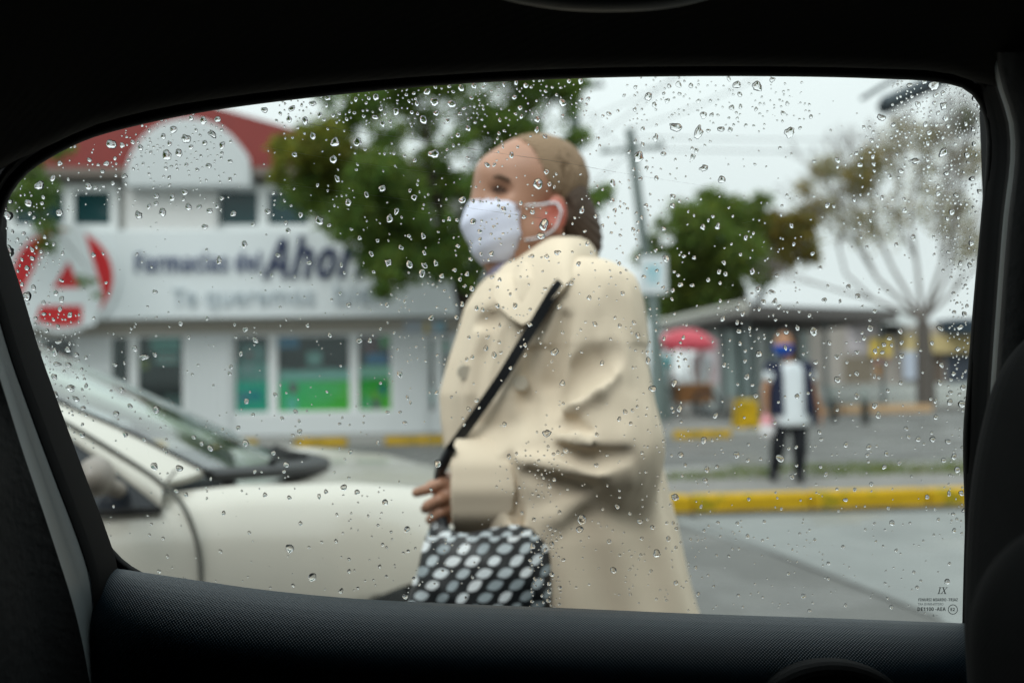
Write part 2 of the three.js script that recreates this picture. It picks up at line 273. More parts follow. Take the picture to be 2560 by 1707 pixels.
  // shelves and counter inside
  for (let k = 0; k < 3; k++) part('shelf', box(sx(590), sx(980), 0.16, 1.15 + 0.1 * k, -1.2 - k * 1.2, -0.8 - k * 1.2), std([0.45, 0.5, 0.5], 0.6), shop);
  const goods = [[0.6, 0.62, 0.64], [0.4, 0.44, 0.5], [0.5, 0.18, 0.2], [0.62, 0.6, 0.55], [0.2, 0.34, 0.44]];
  for (let k = 0; k < 14; k++) { const s = sx(590 + rr(0, 380)), w = rr(0.15, 0.45), h = rr(0.12, 0.4); part('carton', rbox(s, s + w, 1.152, 1.152 + h, -1.15, -0.85, 0.01), std(goods[k % 5], 0.7), shop); }
  part('counter', box(sx(350), sx(458), 0.16, 1.0, -2.4, -1.8), std([0.5, 0.55, 0.55], 0.5), shop);
  part('maroon_panel', box(sx(95), sx(190), R(100, 845, 180, 885).h0, R(100, 842, 180, 885).h1, -0.14, -0.125), std([0.1, 0.03, 0.04], 0.6), shop);
  part('upper_poster', inShop(1010, 802, 1110, 834, 0.032, 0.05), std([0.45, 0.5, 0.55], 0.6), shop);
  part('upper_poster', inShop(1060, 806, 1072, 832, 0.052, 0.06), std([0.6, 0.45, 0.12], 0.6), shop);
  part('upper_poster', inShop(1090, 805, 1112, 828, 0.052, 0.06), std([0.3, 0.5, 0.6], 0.6), shop);
  // sign band: a box standing out from the wall
  const D2 = BD - 0.6, z2 = 0.6, sr = rect(-420, 574, 1300, 796, D2);
  const sign = part('sign_band', rbox(sr.s0, sr.s1, sr.h0, sr.h1, 0.035, z2, 0.02), std([0.66, 0.7, 0.715], 0.5), shop);
  const txt = (str, fnt, x0, yTop, yBot, mat, skew, name, widthTo) => {          // letters standing on the band
    const [s0, hb] = hitD(x0, yBot, D2), ht = hitD(x0, yTop, D2)[1], s1 = hitD(widthTo, yBot, D2)[0];
    const g = new TextGeometry(str, { font: fnt, size: 1, depth: 0.05, curveSegments: 6 }); g.computeBoundingBox(); const b = g.boundingBox;
    const capH = str.includes('Ah') ? 0.72 : 0.74; g.scale((s1 - s0) / (b.max.x - b.min.x), (ht - hb) / capH, 1);
    g.applyMatrix4(new THREE.Matrix4().set(1, skew, 0, s0, 0, 1, 0, hb, 0, 0, 1, z2 + 0.002, 0, 0, 0, 1));
    return part(name, g, mat, sign);
  };
  txt('Farmacias del', font, 333, 645, 680, std([0.1, 0.12, 0.2], 0.5), 0, 'lettering', 648);
  txt('Ahorro', font, 655, 624, 696, std([0.012, 0.022, 0.075], 0.4), 0.22, 'lettering', 972);
  txt('Te queremos', fontR, 430, 733, 764, std([0.42, 0.48, 0.52], 0.5), 0, 'lettering', 785);
  txt('bien', fontR, 830, 725, 760, std([0.42, 0.48, 0.52], 0.5), 0, 'lettering', 960);
  // round red emblem with a white letter A
  const D3 = D2 - 0.06, [es, eh] = hitD(156, 694, D3), k = D3 / FPX, ep = (px, py) => new THREE.Vector2((px - 156) * k, -(py - 694) * k);
  const ex = (sh, z, t) => new THREE.ExtrudeGeometry(sh, { depth: t, bevelEnabled: false, curveSegments: 40 }).translate(es, eh, z);
  const disc = r => { const s = new THREE.Shape(); s.absarc(0, 0, r, 0, Math.PI * 2); return s; };
  const emb = part('emblem', ex(disc(134 * k), z2 + 0.003, 0.05), std([0.66, 0.7, 0.715], 0.5), sign);
  part('emblem', ex(disc(118 * k), z2 + 0.054, 0.03), std([0.5, 0.01, 0.014], 0.45), sign);
  const wm = std([0.66, 0.7, 0.715], 0.5), A = (...p) => new THREE.Shape(p.map(q => ep(...q)));
  part('emblem', ex(A([122, 585], [202, 570], [250, 735], [232, 800], [204, 806], [200, 762], [96, 762], [90, 812], [40, 800], [42, 760]).holes.length ? null : (() => { const s = A([130, 585], [204, 572], [253, 738], [232, 812], [202, 812], [204, 762], [104, 762], [84, 825], [34, 790]); s.holes.push(new THREE.Path([[171, 652], [197, 720], [132, 720]].map(q => ep(...q)))); return s; })(), z2 + 0.085, 0.012), wm, sign);
  // upper storey: windows, siding bay and arched dormer
  const uw = (x0, y0, x1, y1, splits) => {
    const g = new THREE.Group(); g.name = 'upper_window'; shop.add(g); const r = R(x0, y0, x1, y1), t = 0.14;
    part('frame', merge([box(r.s0, r.s1, r.h1 - t, r.h1, 0.002, 0.09), box(r.s0, r.s1, r.h0, r.h0 + t, 0.002, 0.09), box(r.s0, r.s0 + t, r.h0 + t, r.h1 - t, 0.002, 0.09), box(r.s1 - t, r.s1, r.h0 + t, r.h1 - t, 0.002, 0.09), ...splits.map(p => { const c = hitD(p, 500, BD)[0]; return box(c - 0.1, c + 0.1, r.h0 + t, r.h1 - t, 0.002, 0.09); })]), frameWhite, g);
    const e = [r.s0 + t, ...splits.flatMap(p => { const c = hitD(p, 500, BD)[0]; return [c - 0.1, c + 0.1]; }), r.s1 - t];
    for (let i = 0; i < e.length; i += 2) part('pane', box(e[i], e[i + 1], r.h0 + t, r.h1 - t, 0.004, 0.03), phys([0.012, 0.045, 0.05], 0.06, { ior: 1.5 }), g);
  };
  uw(20, 464, 296, 580, [175]); uw(532, 464, 790, 580, [658]);
  const b = R(322, 452, 548, 586), nb = 6;
  for (let i = 0; i < nb; i++) { const h0 = lerp(b.h0, b.h1, i / nb), h1 = lerp(b.h0, b.h1, (i + 1) / nb); const g = rbox(b.s0, b.s1, h0 + 0.005, h1 - 0.005, 0.1, 0.26, 0.015); part('siding_board', g, std([0.61, 0.61, 0.6], 0.8), shop); }
  part('bay_wall', box(b.s0 + 0.01, b.s1 - 0.01, b.h0, b.h1, 0.001, 0.11), wallWhite, shop);
  const [ac, ah] = hitD(470, 450, BD - 0.5), ar = 147 * (BD - 0.5) / FPX, arch = new THREE.Shape(); arch.moveTo(-ar, -0.1); arch.lineTo(ar, -0.1); arch.lineTo(ar, 0.02); arch.absarc(0, 0.02, ar, 0, Math.PI); arch.lineTo(-ar, -0.1);
  part('arched_dormer', new THREE.ExtrudeGeometry(arch, { depth: 3.2, bevelEnabled: true, bevelSize: 0.03, bevelThickness: 0.03, curveSegments: 40 }).translate(ac, ah, -2.7), std([0.56, 0.59, 0.6], 0.7), shop);
  // hipped roof of red tiles
  const eh0 = wy.top, eL = hitD(-150, 440, BD)[0], eR = hitD(1080, 430, BD)[0], [as, aH] = hitD(478, 250, BD + 3.2), ez = 0.35;
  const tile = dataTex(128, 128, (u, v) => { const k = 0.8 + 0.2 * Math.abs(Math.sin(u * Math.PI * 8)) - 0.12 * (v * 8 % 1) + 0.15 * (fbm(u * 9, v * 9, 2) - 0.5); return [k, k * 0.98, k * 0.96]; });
  const tri = (a, bb, c) => { const g = new THREE.BufferGeometry().setFromPoints([a, bb, c]); g.setAttribute('uv', new THREE.Float32BufferAttribute([a, bb, c].flatMap(p => [(p.x + p.z) / 2, p.y / 1.4]), 2)); g.computeVertexNormals(); return g; };
  const q = [V3(eL, eh0, ez), V3(eR, eh0, ez), V3(eR, eh0, -7), V3(eL, eh0, -7)], top = V3(as, aH, -3.2);
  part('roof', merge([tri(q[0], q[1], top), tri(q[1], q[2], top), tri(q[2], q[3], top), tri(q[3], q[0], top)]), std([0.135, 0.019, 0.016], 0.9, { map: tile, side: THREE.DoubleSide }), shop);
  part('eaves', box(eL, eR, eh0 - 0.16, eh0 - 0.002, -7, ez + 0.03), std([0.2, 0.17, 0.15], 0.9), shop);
}

// ---------------------------------------------------------------- trees
const leafMat = new THREE.MeshPhysicalMaterial({ vertexColors: true, roughness: 0.9, specularIntensity: 0.3, transmission: 0.5, thickness: 0, side: THREE.DoubleSide });
function leaves(blobs, n, size, tint, d0, spread) {              // blobs: [px, py, radius px, depth shift]; leaves fill their volume unevenly
  const pos = [], nor = [], col = []; const tot = blobs.reduce((a, b) => a + b[2] * b[2] * (b[4] ?? 1), 0);
  for (const [px, py, r, dd = 0, den = 1, tn] of blobs) {
    const D = d0 + dd, [s, h] = hitD(px, py, D), R = r * D / FPX, m = Math.round(n * r * r * den / tot), c = tn ?? tint;
    for (let i = 0; i < m; i++) {
      let x, y, z, q; do { x = rr(-1, 1); y = rr(-1, 1); z = rr(-1, 1); q = x * x + y * y + z * z; } while (q > 1);
      const k = 0.75 + 0.5 * rnd(); x *= k; y *= k; z *= k;
      const p = S(s + x * R, h + y * R * 0.9, D + z * R * spread);
      if (fbm(p.x * 2.3, p.y * 2.3, p.z * 2.3, 2) < 0.37) continue;
      const L = size * rr(0.6, 1.3), w = L * 0.42, ax = V3(rr(-1, 1), rr(-1, 0.4), rr(-1, 1)).normalize(), sd = V3(rr(-1, 1), rr(-0.4, 0.4), rr(-1, 1)).cross(ax).normalize(), nn = sd.clone().cross(ax);
      const a = p, b = p.clone().addScaledVector(ax, L * 0.5).addScaledVector(sd, w / 2), e = p.clone().addScaledVector(ax, L), f = p.clone().addScaledVector(ax, L * 0.5).addScaledVector(sd, -w / 2);
      const v = rr(0.55, 1.45), yl = rr(-0.2, 0.35);
      for (const t of [a, b, e, a, e, f]) { pos.push(t.x, t.y, t.z); nor.push(nn.x, nn.y, nn.z); col.push(c[0] * v * (1 + yl), c[1] * v, c[2] * v * (1 - yl)); }
    }
  }
  const g = new THREE.BufferGeometry(); g.setAttribute('position', new THREE.Float32BufferAttribute(pos, 3)); g.setAttribute('normal', new THREE.Float32BufferAttribute(nor, 3)); g.setAttribute('color', new THREE.Float32BufferAttribute(col, 3)); return g;
}
function limbs(list) { return merge(list.map(([a, b, r0, r1]) => bar(a, b, r0, r1, 7))); }
function tree(name, label, base, trunkPts, radii, branches, crownGeo, barkC) {
  const g = thing(name, label, 'tree', base, 0); const bark = std(barkC, 0.95);
  const segs = []; for (let i = 0; i + 1 < trunkPts.length; i++) segs.push([trunkPts[i], trunkPts[i + 1], radii[i], radii[i + 1]]);
  worldPart('trunk', limbs(segs), bark, g);
  if (branches.length) worldPart('limbs', limbs(branches), bark, g);
  worldPart('crown', crownGeo, leafMat, g); return g;
}
const SP = (px, py, d) => { const [s, h] = hitD(px, py, d); return S(s, h, d); };
{
  const blobs = [[742, 400, 58], [800, 360, 70, -0.5], [865, 430, 90, 0.4], [950, 440, 85, -0.6], [770, 480, 62, 0.2], [880, 540, 78, -0.4], [960, 560, 95, 0.5], [1050, 520, 75, -0.3], [1130, 480, 60, 0.6], [955, 650, 62, 0], [1000, 665, 66, -0.4], [1065, 620, 62, 0.4], [905, 255, 62, -0.2], [825, 235, 38, 0.3, 0.7], [990, 225, 62, 0.5], [1120, 205, 62, -0.4], [1085, 400, 48, 0.3, 0.7], [1160, 352, 46, -0.3, 0.6], [1260, 400, 70, 0.2], [1210, 470, 60, -0.5], [1310, 235, 60, 0.3], [1400, 262, 48, 0, 0.7], [1445, 340, 32, 0.2, 0.6], [1395, 205, 48, -0.2], [1150, 570, 60, 0.3], [1105, 655, 52, 0], [955, 722, 26, 0.1], [1205, 610, 60, -0.2], [1505, 480, 26, 0.2], [1480, 505, 26, -0.1], [1040, 150, 90, 0.2], [1250, 130, 90, 0.2], [700, 360, 24, 0], [700, 440, 26, 0.2], [1300, 330, 60, 0.3, 0.8], [1350, 420, 60, 0.2], [1050, 300, 55, 0.5, 0.6], [960, 330, 50, -0.4, 0.7], [1180, 270, 60, 0.3, 0.8], [1240, 300, 60, 0, 0.8], [860, 300, 50, 0.1, 0.8], [1430, 210, 40, 0.2], [1350, 170, 60, 0.2], [1010, 600, 60, 0.2], [1180, 690, 40, 0.2]];
  const D = 17.6, b = SP(1235, 1092, 19.5), T = [b, SP(1195, 900, 19.2), SP(1160, 760, 18.7), SP(1130, 640, 18.2), SP(1085, 480, 17.8), SP(1060, 300, 17.7)];
  const br = [[T[2], SP(1260, 560, 18.2), 0.1, 0.06], [SP(1260, 560, 18.2), SP(1320, 350, 17.8), 0.06, 0.03], [T[3], SP(960, 560, 17.4), 0.09, 0.05], [SP(960, 560, 17.4), SP(860, 440, 17.2), 0.05, 0.02], [T[3], SP(1180, 430, 17.9), 0.08, 0.04], [SP(1180, 430, 17.9), SP(1170, 250, 17.6), 0.04, 0.02], [T[4], SP(940, 330, 17.3), 0.07, 0.03], [SP(960, 560, 17.4), SP(930, 660, 17.5), 0.04, 0.02], [SP(1320, 350, 17.8), SP(1390, 240, 17.8), 0.03, 0.015], [SP(860, 440, 17.2), SP(760, 390, 17.3), 0.025, 0.01]];
  const yl = [0.13, 0.12, 0.02];
  for (const i of [0, 1, 2, 32, 33]) blobs[i][5] = [0.17, 0.2, 0.025];
  tree('leafy_street_tree', 'broad dark green street tree with leaning trunk in front of the pharmacy sign', b, T, [0.19, 0.17, 0.15, 0.13, 0.09, 0.04], br, leaves(blobs, 60000, 0.135, [0.12, 0.205, 0.035], D, 1.2), [0.045, 0.035, 0.028]);
  // branch of a tree just out of view at the left
  const b2 = SP(-190, 1100, 18.6), T2 = [b2, SP(-180, 800, 18.6), SP(-120, 520, 18.4), SP(-60, 380, 18.2)];
  tree('leafy_street_tree', 'small leafy tree beside the round red emblem, its twigs hanging over it', b2, T2, [0.12, 0.1, 0.07, 0.04], [[T2[2], SP(60, 480, 18), 0.05, 0.025], [SP(60, 480, 18), SP(125, 600, 17.9), 0.02, 0.01], [SP(60, 480, 18), SP(235, 690, 17.9), 0.018, 0.006], [T2[3], SP(110, 370, 18), 0.03, 0.01]],
    leaves([[95, 480, 55, 0, 0.7], [120, 560, 34, 0, 0.8], [60, 400, 50, 0, 0.8], [150, 370, 34, 0, 0.6], [115, 610, 22, 0, 1.2], [212, 700, 18, 0, 0.5], [235, 735, 10, 0, 0.6], [-20, 380, 80, 0.2], [-120, 330, 110, 0.3], [20, 500, 40, 0, 0.8]], 6000, 0.13, [0.1, 0.18, 0.03], 18, 0.9), [0.05, 0.04, 0.03]);
  // round tree far behind the shelter
  const o = [0.17, 0.15, 0.03], b3 = SP(1880, 985, 40);
  tree('round_tree', 'dense round dark green tree standing behind the bus shelter', b3, [b3, SP(1875, 800, 40), SP(1830, 660, 40)], [0.35, 0.3, 0.15], [[SP(1875, 800, 40), SP(1740, 640, 40), 0.2, 0.08], [SP(1875, 800, 40), SP(1960, 610, 40), 0.16, 0.06]],
    leaves([[1700, 645, 62], [1742, 565, 70, -1], [1800, 530, 58, 1], [1858, 550, 60], [1850, 640, 72, -1], [1765, 660, 76, 1], [1660, 690, 44], [1620, 640, 30], [1930, 570, 50, 0, 0.7, o], [1995, 600, 52, 0, 0.6, o], [1945, 640, 48, 0, 0.7, o], [2010, 545, 40, 0, 0.5, o], [1700, 735, 60, 1], [1780, 730, 55], [1645, 750, 45], [1690, 520, 26, 0, 0.6], [1770, 488, 24, 0, 0.6], [1905, 500, 26, 0, 0.5], [1630, 600, 20, 0, 0.6], [1650, 555, 18, 0, 0.5], [1830, 720, 34, 0, 0.5], [1900, 690, 30, 0, 0.4], [2030, 640, 26, 0, 0.4, o]], 26000, 0.32, [0.115, 0.18, 0.03], 40, 1), [0.05, 0.045, 0.04]);
}
{ // the sparse, nearly bare tree at the right: forking limbs drawn by recursion, thin tufts of leaves
  const D = 24, b = SP(2318, 1010, D), fork = SP(2308, 800, D), L = [], tips = [];
  const grow = (p, dir, len, r, lev) => {
    const q = p.clone().addScaledVector(dir, len); L.push([p, q, r, r * 0.72]);
    if (lev === 0) { tips.push(q); return; }
    const n = lev > 3 ? 2 : rnd() < 0.45 ? 3 : 2;
    for (let i = 0; i < n; i++) { const nd = dir.clone().add(V3(rr(-0.5, 0.5), rr(-0.12, 0.32), rr(-0.5, 0.5))).normalize(); grow(q, nd, len * rr(0.66, 0.86), r * 0.68, lev - 1); }
  };
  for (const [ang, len] of [[-62, 1.3], [-44, 1.5], [-24, 1.5], [-6, 1.5], [14, 1.5], [34, 1.3], [52, 1.2]]) { const a = ang * Math.PI / 180; grow(fork, V3(Math.sin(a), Math.cos(a), rr(-0.4, 0.4)).normalize(), len, 0.058, 6); }
  const g = thing('sparse_tree', 'nearly bare spreading tree with thin olive leaves beside the shops', 'tree', b, 0), bark = std([0.19, 0.17, 0.155], 0.95);
  worldPart('trunk', limbs([[b, SP(2312, 880, D), 0.24, 0.2], [SP(2312, 880, D), fork, 0.2, 0.15]]), std([0.1, 0.088, 0.078], 0.95), g);
  worldPart('limbs', limbs(L), bark, g);
  const o = [0.24, 0.22, 0.09];
  worldPart('crown', leaves([[2080, 425, 52, 0, 0.8], [2145, 450, 55, 0, 0.8], [2060, 510, 45, 0, 0.6], [2190, 400, 55, 0, 0.6], [2260, 340, 60, 0, 0.4], [2340, 350, 55, 0, 0.4], [2410, 300, 40, 0, 0.9, [0.07, 0.11, 0.02]], [2420, 400, 55, 0, 0.5], [2130, 560, 60, 0, 0.3], [2300, 470, 90, 0, 0.3], [2380, 540, 70, 0, 0.35], [2200, 560, 80, 0, 0.2], [2010, 470, 30, 0, 0.5], [2440, 620, 60, 0, 0.4]], 8000, 0.14, o, D, 1), leafMat, g);
}
// ---------------------------------------------------------------- the far side of the street at the right
const steel = std([0.16, 0.18, 0.18], 0.6, { metalness: 0.2 }), creamM = std([0.6, 0.58, 0.52], 0.7), blackM = std([0.02, 0.02, 0.02], 0.6);
{ // bus shelter: wide canopy on posts over a glazed kiosk
  const H = 3.2, A = hitH(1858, 760, H), B = hitH(1636, 808, H), C = hitH(2245, 775, H), Dd = [B[0] + C[0] - A[0], B[1] + C[1] - A[1]];
  const base = S(A[0], 0.147, A[1]), g = thing('bus_shelter', 'wide flat canopied bus shelter with pale edge beam over a glazed kiosk', 'shelter', base, TH);
  const up = (c, h) => S(c[0], h, c[1]);
  const prism = (pts, h0, h1) => { const f = []; const n = pts.length; const geo = new THREE.BufferGeometry(); const tri = (a, b, c) => f.push(a.x, a.y, a.z, b.x, b.y, b.z, c.x, c.y, c.z); const lo = pts.map(p => up(p, h0)), hi = pts.map(p => up(p, h1)); for (let i = 1; i + 1 < n; i++) { tri(hi[0], hi[i], hi[i + 1]); tri(lo[0], lo[i + 1], lo[i]); } for (let i = 0; i < n; i++) { const j = (i + 1) % n; tri(lo[i], lo[j], hi[j]); tri(lo[i], hi[j], hi[i]); } geo.setAttribute('position', new THREE.Float32BufferAttribute(f, 3)); geo.setAttribute('uv', new THREE.Float32BufferAttribute(new Float32Array(f.length / 3 * 2), 2)); geo.computeVertexNormals(); return geo; };
  worldPart('canopy', prism([A, C, Dd, B], H - 0.34, H), std([0.13, 0.12, 0.115], 0.85), g);
  const off = (p, q, t) => { const L = Math.hypot(q[0] - p[0], q[1] - p[1]); return [-(q[1] - p[1]) / L * t, (q[0] - p[0]) / L * t]; };
  const o = off(A, B, 0.12); worldPart('edge_beam', prism([A, B, [B[0] - o[0], B[1] - o[1]], [A[0] - o[0], A[1] - o[1]]], H - 0.24, H + 0.1), std([0.62, 0.62, 0.56], 0.7), g);
  const lp = (a, b, t) => [lerp(a[0], b[0], t), lerp(a[1], b[1], t)];
  const mixp = (u, v) => { const p = lp(A, C, u), q = lp(B, Dd, u); return lp(p, q, v); };
  for (const [u, v] of [[0.06, 0.06], [0.55, 0.06], [0.94, 0.06], [0.06, 0.9], [0.94, 0.9]]) { const p = mixp(u, v); worldPart('post', bar(S(p[0], 0.14, p[1]), S(p[0], H - 0.3, p[1]), 0.07), steel, g); }
  // kiosk walls: glazed bays between uprights
  const bays = [[0.1, 0.5], [0.2, 0.5], [0.3, 0.5], [0.4, 0.5], [0.5, 0.5], [0.6, 0.5], [0.68, 0.5]];
  const tint = [[0.4, 0.5, 0.48], [0.34, 0.46, 0.44], [0.5, 0.55, 0.53], [0.42, 0.5, 0.48], [0.48, 0.53, 0.5], [0.38, 0.46, 0.44]];
  for (let i = 0; i + 1 < bays.length; i++) {
    const p = mixp(bays[i][0], 0.35), q = mixp(bays[i + 1][0], 0.35);
    worldPart('kiosk_pane', prism([p, q, [q[0], q[1] + 0.05], [p[0], p[1] + 0.05]], 0.6, 2.65), phys(tint[i], 0.12, { ior: 1.5 }), g);
    worldPart('kiosk_panel', prism([p, q, [q[0], q[1] + 0.06], [p[0], p[1] + 0.06]], 0.147, 0.59), std([0.4, 0.38, 0.34], 0.8), g);
    worldPart('upright', bar(S(p[0], 0.14, p[1] - 0.03), S(p[0], H - 0.32, p[1] - 0.03), 0.05), i % 3 === 1 ? blackM : steel, g);
  }
  const p0 = mixp(0.1, 0.35), p1 = mixp(0.68, 0.35); worldPart('kiosk_back', prism([[p0[0], p0[1] + 0.4], [p1[0], p1[1] + 0.4], [p1[0], p1[1] + 2], [p0[0], p0[1] + 2]], 0.147, 2.7), std([0.34, 0.37, 0.36], 0.9), g);
  const pb = mixp(0.06, 0.06); worldPart('notice_board', prism([[pb[0] - 1.2, pb[1] + 1.0], [pb[0] - 0.55, pb[1] + 1.0], [pb[0] - 0.55, pb[1] + 1.06], [pb[0] - 1.2, pb[1] + 1.06]], 1.0, 2.3), std([0.5, 0.42, 0.44], 0.6), g);
}
// distant shops behind the bare tree
{
  const d = 40, g = thing('distant_shops', 'low row of distant shops with yellow and white fascias behind the bare tree', 'building', S(hitD(2250, 985, d)[0], 0.147, d));
  const [gs] = [g.position.dot(ALONG)], Q = (n, x0, y0, x1, y1, z0, z1, c) => { const r = rect(x0, y0, x1, y1, d); return part(n, box(r.s0 - gs, r.s1 - gs, r.h0 - 0.147, r.h1 - 0.147, z0, z1), std(c, 0.75), g); };
  Q('wall', 2060, 812, 2700, 962, -4, 0, [0.36, 0.33, 0.3]);
  Q('awning', 2116, 772, 2262, 812, -1, 0.9, [0.66, 0.7, 0.7]);
  Q('wall_panel', 2118, 813, 2196, 880, 0.004, 0.06, [0.5, 0.46, 0.48]);
  Q('window', 2196, 815, 2252, 838, 0.004, 0.03, [0.03, 0.03, 0.03]);
  Q('fascia', 2252, 838, 2440, 882, 0.004, 0.4, [0.5, 0.4, 0.2]);
  Q('yellow_sign', 2172, 846, 2224, 892, 0.07, 0.2, [0.68, 0.5, 0.12]);
  Q('orange_panel', 2192, 912, 2212, 940, 0.004, 0.08, [0.42, 0.2, 0.05]);
  Q('red_panel', 2186, 893, 2220, 906, 0.004, 0.1, [0.5, 0.28, 0.28]);
  Q('doorway', 2110, 893, 2184, 955, 0.004, 0.03, [0.2, 0.17, 0.13]);
  Q('doorway', 2292, 885, 2360, 958, 0.004, 0.03, [0.13, 0.1, 0.08]);
  Q('doorway', 2366, 885, 2440, 958, 0.004, 0.03, [0.06, 0.07, 0.09]);
  Q('awning', 2352, 800, 2480, 838, -0.5, 1.2, [0.03, 0.045, 0.06]);
  Q('pale_sign', 2246, 878, 2292, 948, 0.41, 0.5, [0.42, 0.46, 0.54]);
}
// painted kerb lengths and the low pale railing in front of the shops
for (const [x0, x1] of [[2096, 2134], [2176, 2232], [2272, 2362], [2400, 2470]]) { const [s0, d] = hitH((x0 + x1) / 2 > 0 ? x0 : x0, 1026, 0.147), s1 = hitH(x1, 1024, 0.147)[0]; ridge(s0, s1, 30.2, 30.7, -0.05, 0.24, std([0.55, 0.36, 0.2], 0.8), 'painted_kerb', 0.03); }
{
  const d = 33, r = rect(1780, 958, 2480, 1004, d), g = thing('low_railing', 'low pale railing of many thin pickets in front of the distant shops', 'railing', S(r.s0, 0.147, d));
  const L = r.s1 - r.s0, pale = std([0.5, 0.53, 0.5], 0.7), n = 54;
  for (const h of [0.12, 0.62]) part('rail', rbox(0, L, h, h + 0.06, -0.03, 0.03, 0.01), pale, g);
  const pk = rbox(-0.045, 0.045, 0, 0.72, 0.032, 0.06, 0.01);
  for (let i = 0; i < n; i++) { const m = part('picket', pk, pale, g); m.position.x = (i + 0.5) * L / n; }
}
// bollards
for (const [px, py, top, lab] of [[2086, 1053, 966, 'black bollard with grey top beside the walking person'], [2165, 1061, 969, 'black bollard with grey top beside the painted kerb']]) {
  const [s, d] = hitH(px, py, 0), h = hitD(px, top, d)[1], g = thing('bollard', lab, 'bollard', S(s, 0, d), TH, 'bollards along the far pavement');
  part('shaft', new THREE.CylinderGeometry(0.085, 0.09, h * 0.62, 16).translate(0, h * 0.31, 0), std([0.02, 0.022, 0.018], 0.5), g);
  part('top', new THREE.LatheGeometry([[0, 0], [0.075, 0], [0.075, h * 0.3], [0.06, h * 0.36], [0, h * 0.38]].map(q => new THREE.Vector2(...q)), 16).translate(0, h * 0.622, 0), std([0.24, 0.27, 0.25], 0.6), g);
}
{ // yellow planter block
  const [s, d] = hitH(1874, 1070, 0.147), g = thing('yellow_block', 'yellow painted concrete block at the end of the far kerb', 'block', S(s, 0.147, d)), k = d / FPX;
  const sh = new THREE.Shape(); sh.moveTo(-26 * k, 0); sh.lineTo(26 * k, 0); sh.lineTo(22 * k, 62 * k); sh.lineTo(-16 * k, 66 * k); sh.closePath();
  part('block', new THREE.ExtrudeGeometry(sh, { depth: 0.5, bevelEnabled: true, bevelSize: 0.02, bevelThickness: 0.02, bevelSegments: 2 }).translate(0, 0, -0.5), yellow, g);
  part('cap', rbox(-18 * k, 24 * k, 67 * k, 72 * k, -0.46, -0.02, 0.01), std([0.5, 0.38, 0.06], 0.7), g);
}
// utility poles and wires
const poleM = std([0.13, 0.16, 0.15], 0.8);
function pole(label, px0, py0, px1, py1, d, r, arm) {
  const t = SP(px1, py1, d), a = SP(px0, py0, d), dir = t.clone().sub(a), b = a.clone().addScaledVector(dir, (0.147 - a.y) / dir.y);
  const g = thing('utility_pole', label, 'pole', b, TH);
  worldPart('shaft', bar(b, t, r * 1.25, r), poleM, g);
  const c = b.clone().lerp(t, arm), h = V3(1, 0, 0.35).normalize(); worldPart('crossarm', bar(c.clone().addScaledVector(h, -0.8), c.clone().addScaledVector(h, 0.8), 0.05), poleM, g);
  for (const k of [-0.7, 0.1, 0.7]) { const p = c.clone().addScaledVector(h, k); worldPart('insulator', bar(p.clone().add(V3(0, 0.04, 0)), p.clone().add(V3(0, 0.2, 0)), 0.04, 0.03), std([0.2, 0.22, 0.22], 0.4), g); }
  return { t, c };
}
const up1 = pole('leaning grey utility pole rising behind the white street sign plate', 1625, 720, 1574, 322, 24, 0.11, 0.93);
const up2 = pole('straight grey utility pole rising behind the top of the leafy tree', 1438, 400, 1436, 130, 26, 0.13, 0.9);
function wire(a, b, sag, r = 0.012) { const m = a.clone().lerp(b, 0.5); m.y -= sag; const w = part(numbered('overhead_wire'), tube([a, a.clone().lerp(m, 0.5).add(V3(0, -sag * 0.25, 0)), m, m.clone().lerp(b, 0.5).add(V3(0, -sag * 0.25, 0)), b], r, 30, 5), std([0.08, 0.09, 0.09], 0.8), scene); tag(w, 'thin dark overhead wire strung across the pale sky', 'wire', 'overhead wires'); }
wire(up1.c, SP(2900, 330, 34), 0.3, 0.014); wire(up1.c.clone().add(V3(0, 0.3, 0)), SP(2900, 300, 32), 0.3); wire(up1.c, up2.c.clone().add(V3(0.4, -0.6, 0)), 0.2);
wire(SP(1380, 420, 22), SP(1760, 120, 22), 0.15, 0.012); wire(SP(1380, 330, 22), SP(1900, 80, 22), 0.15, 0.01); wire(up1.t, SP(1900, 190, 20), 0.1, 0.01); wire(up1.c, SP(1385, 520, 22), 0.1, 0.014);
{ // street sign plate
  const d = 21, r = rect(1598, 640, 1668, 734, d), cx = (r.s0 + r.s1) / 2, g = thing('street_sign', 'white rectangular street sign with teal lines on a grey post', 'sign', S(cx, 0.147, d));
  part('post', new THREE.CylinderGeometry(0.09, 0.1, r.h1 - 0.25, 12).translate(0.02, (r.h1 - 0.25) / 2, -0.12), std([0.2, 0.25, 0.24], 0.6), g);
  const w = r.s1 - r.s0, h = r.h1 - r.h0; part('plate', new RoundedBoxGeometry(w, h, 0.03, 2, 0.012).translate(0, (r.h0 + r.h1) / 2 - 0.147, 0), std([0.7, 0.74, 0.76], 0.4), g);
  for (const [y, ww, hh] of [[0.2, 0.5, 0.12], [0.06, 0.55, 0.1], [-0.06, 0.45, 0.08], [-0.2, 0.5, 0.08]]) part('print', box(-ww * w / 2, ww * w / 2, (r.h0 + r.h1) / 2 - 0.147 + y * h - hh * h / 2, (r.h0 + r.h1) / 2 - 0.147 + y * h + hh * h / 2, 0.0152, 0.018), std([0.3, 0.55, 0.62], 0.5), g);
}
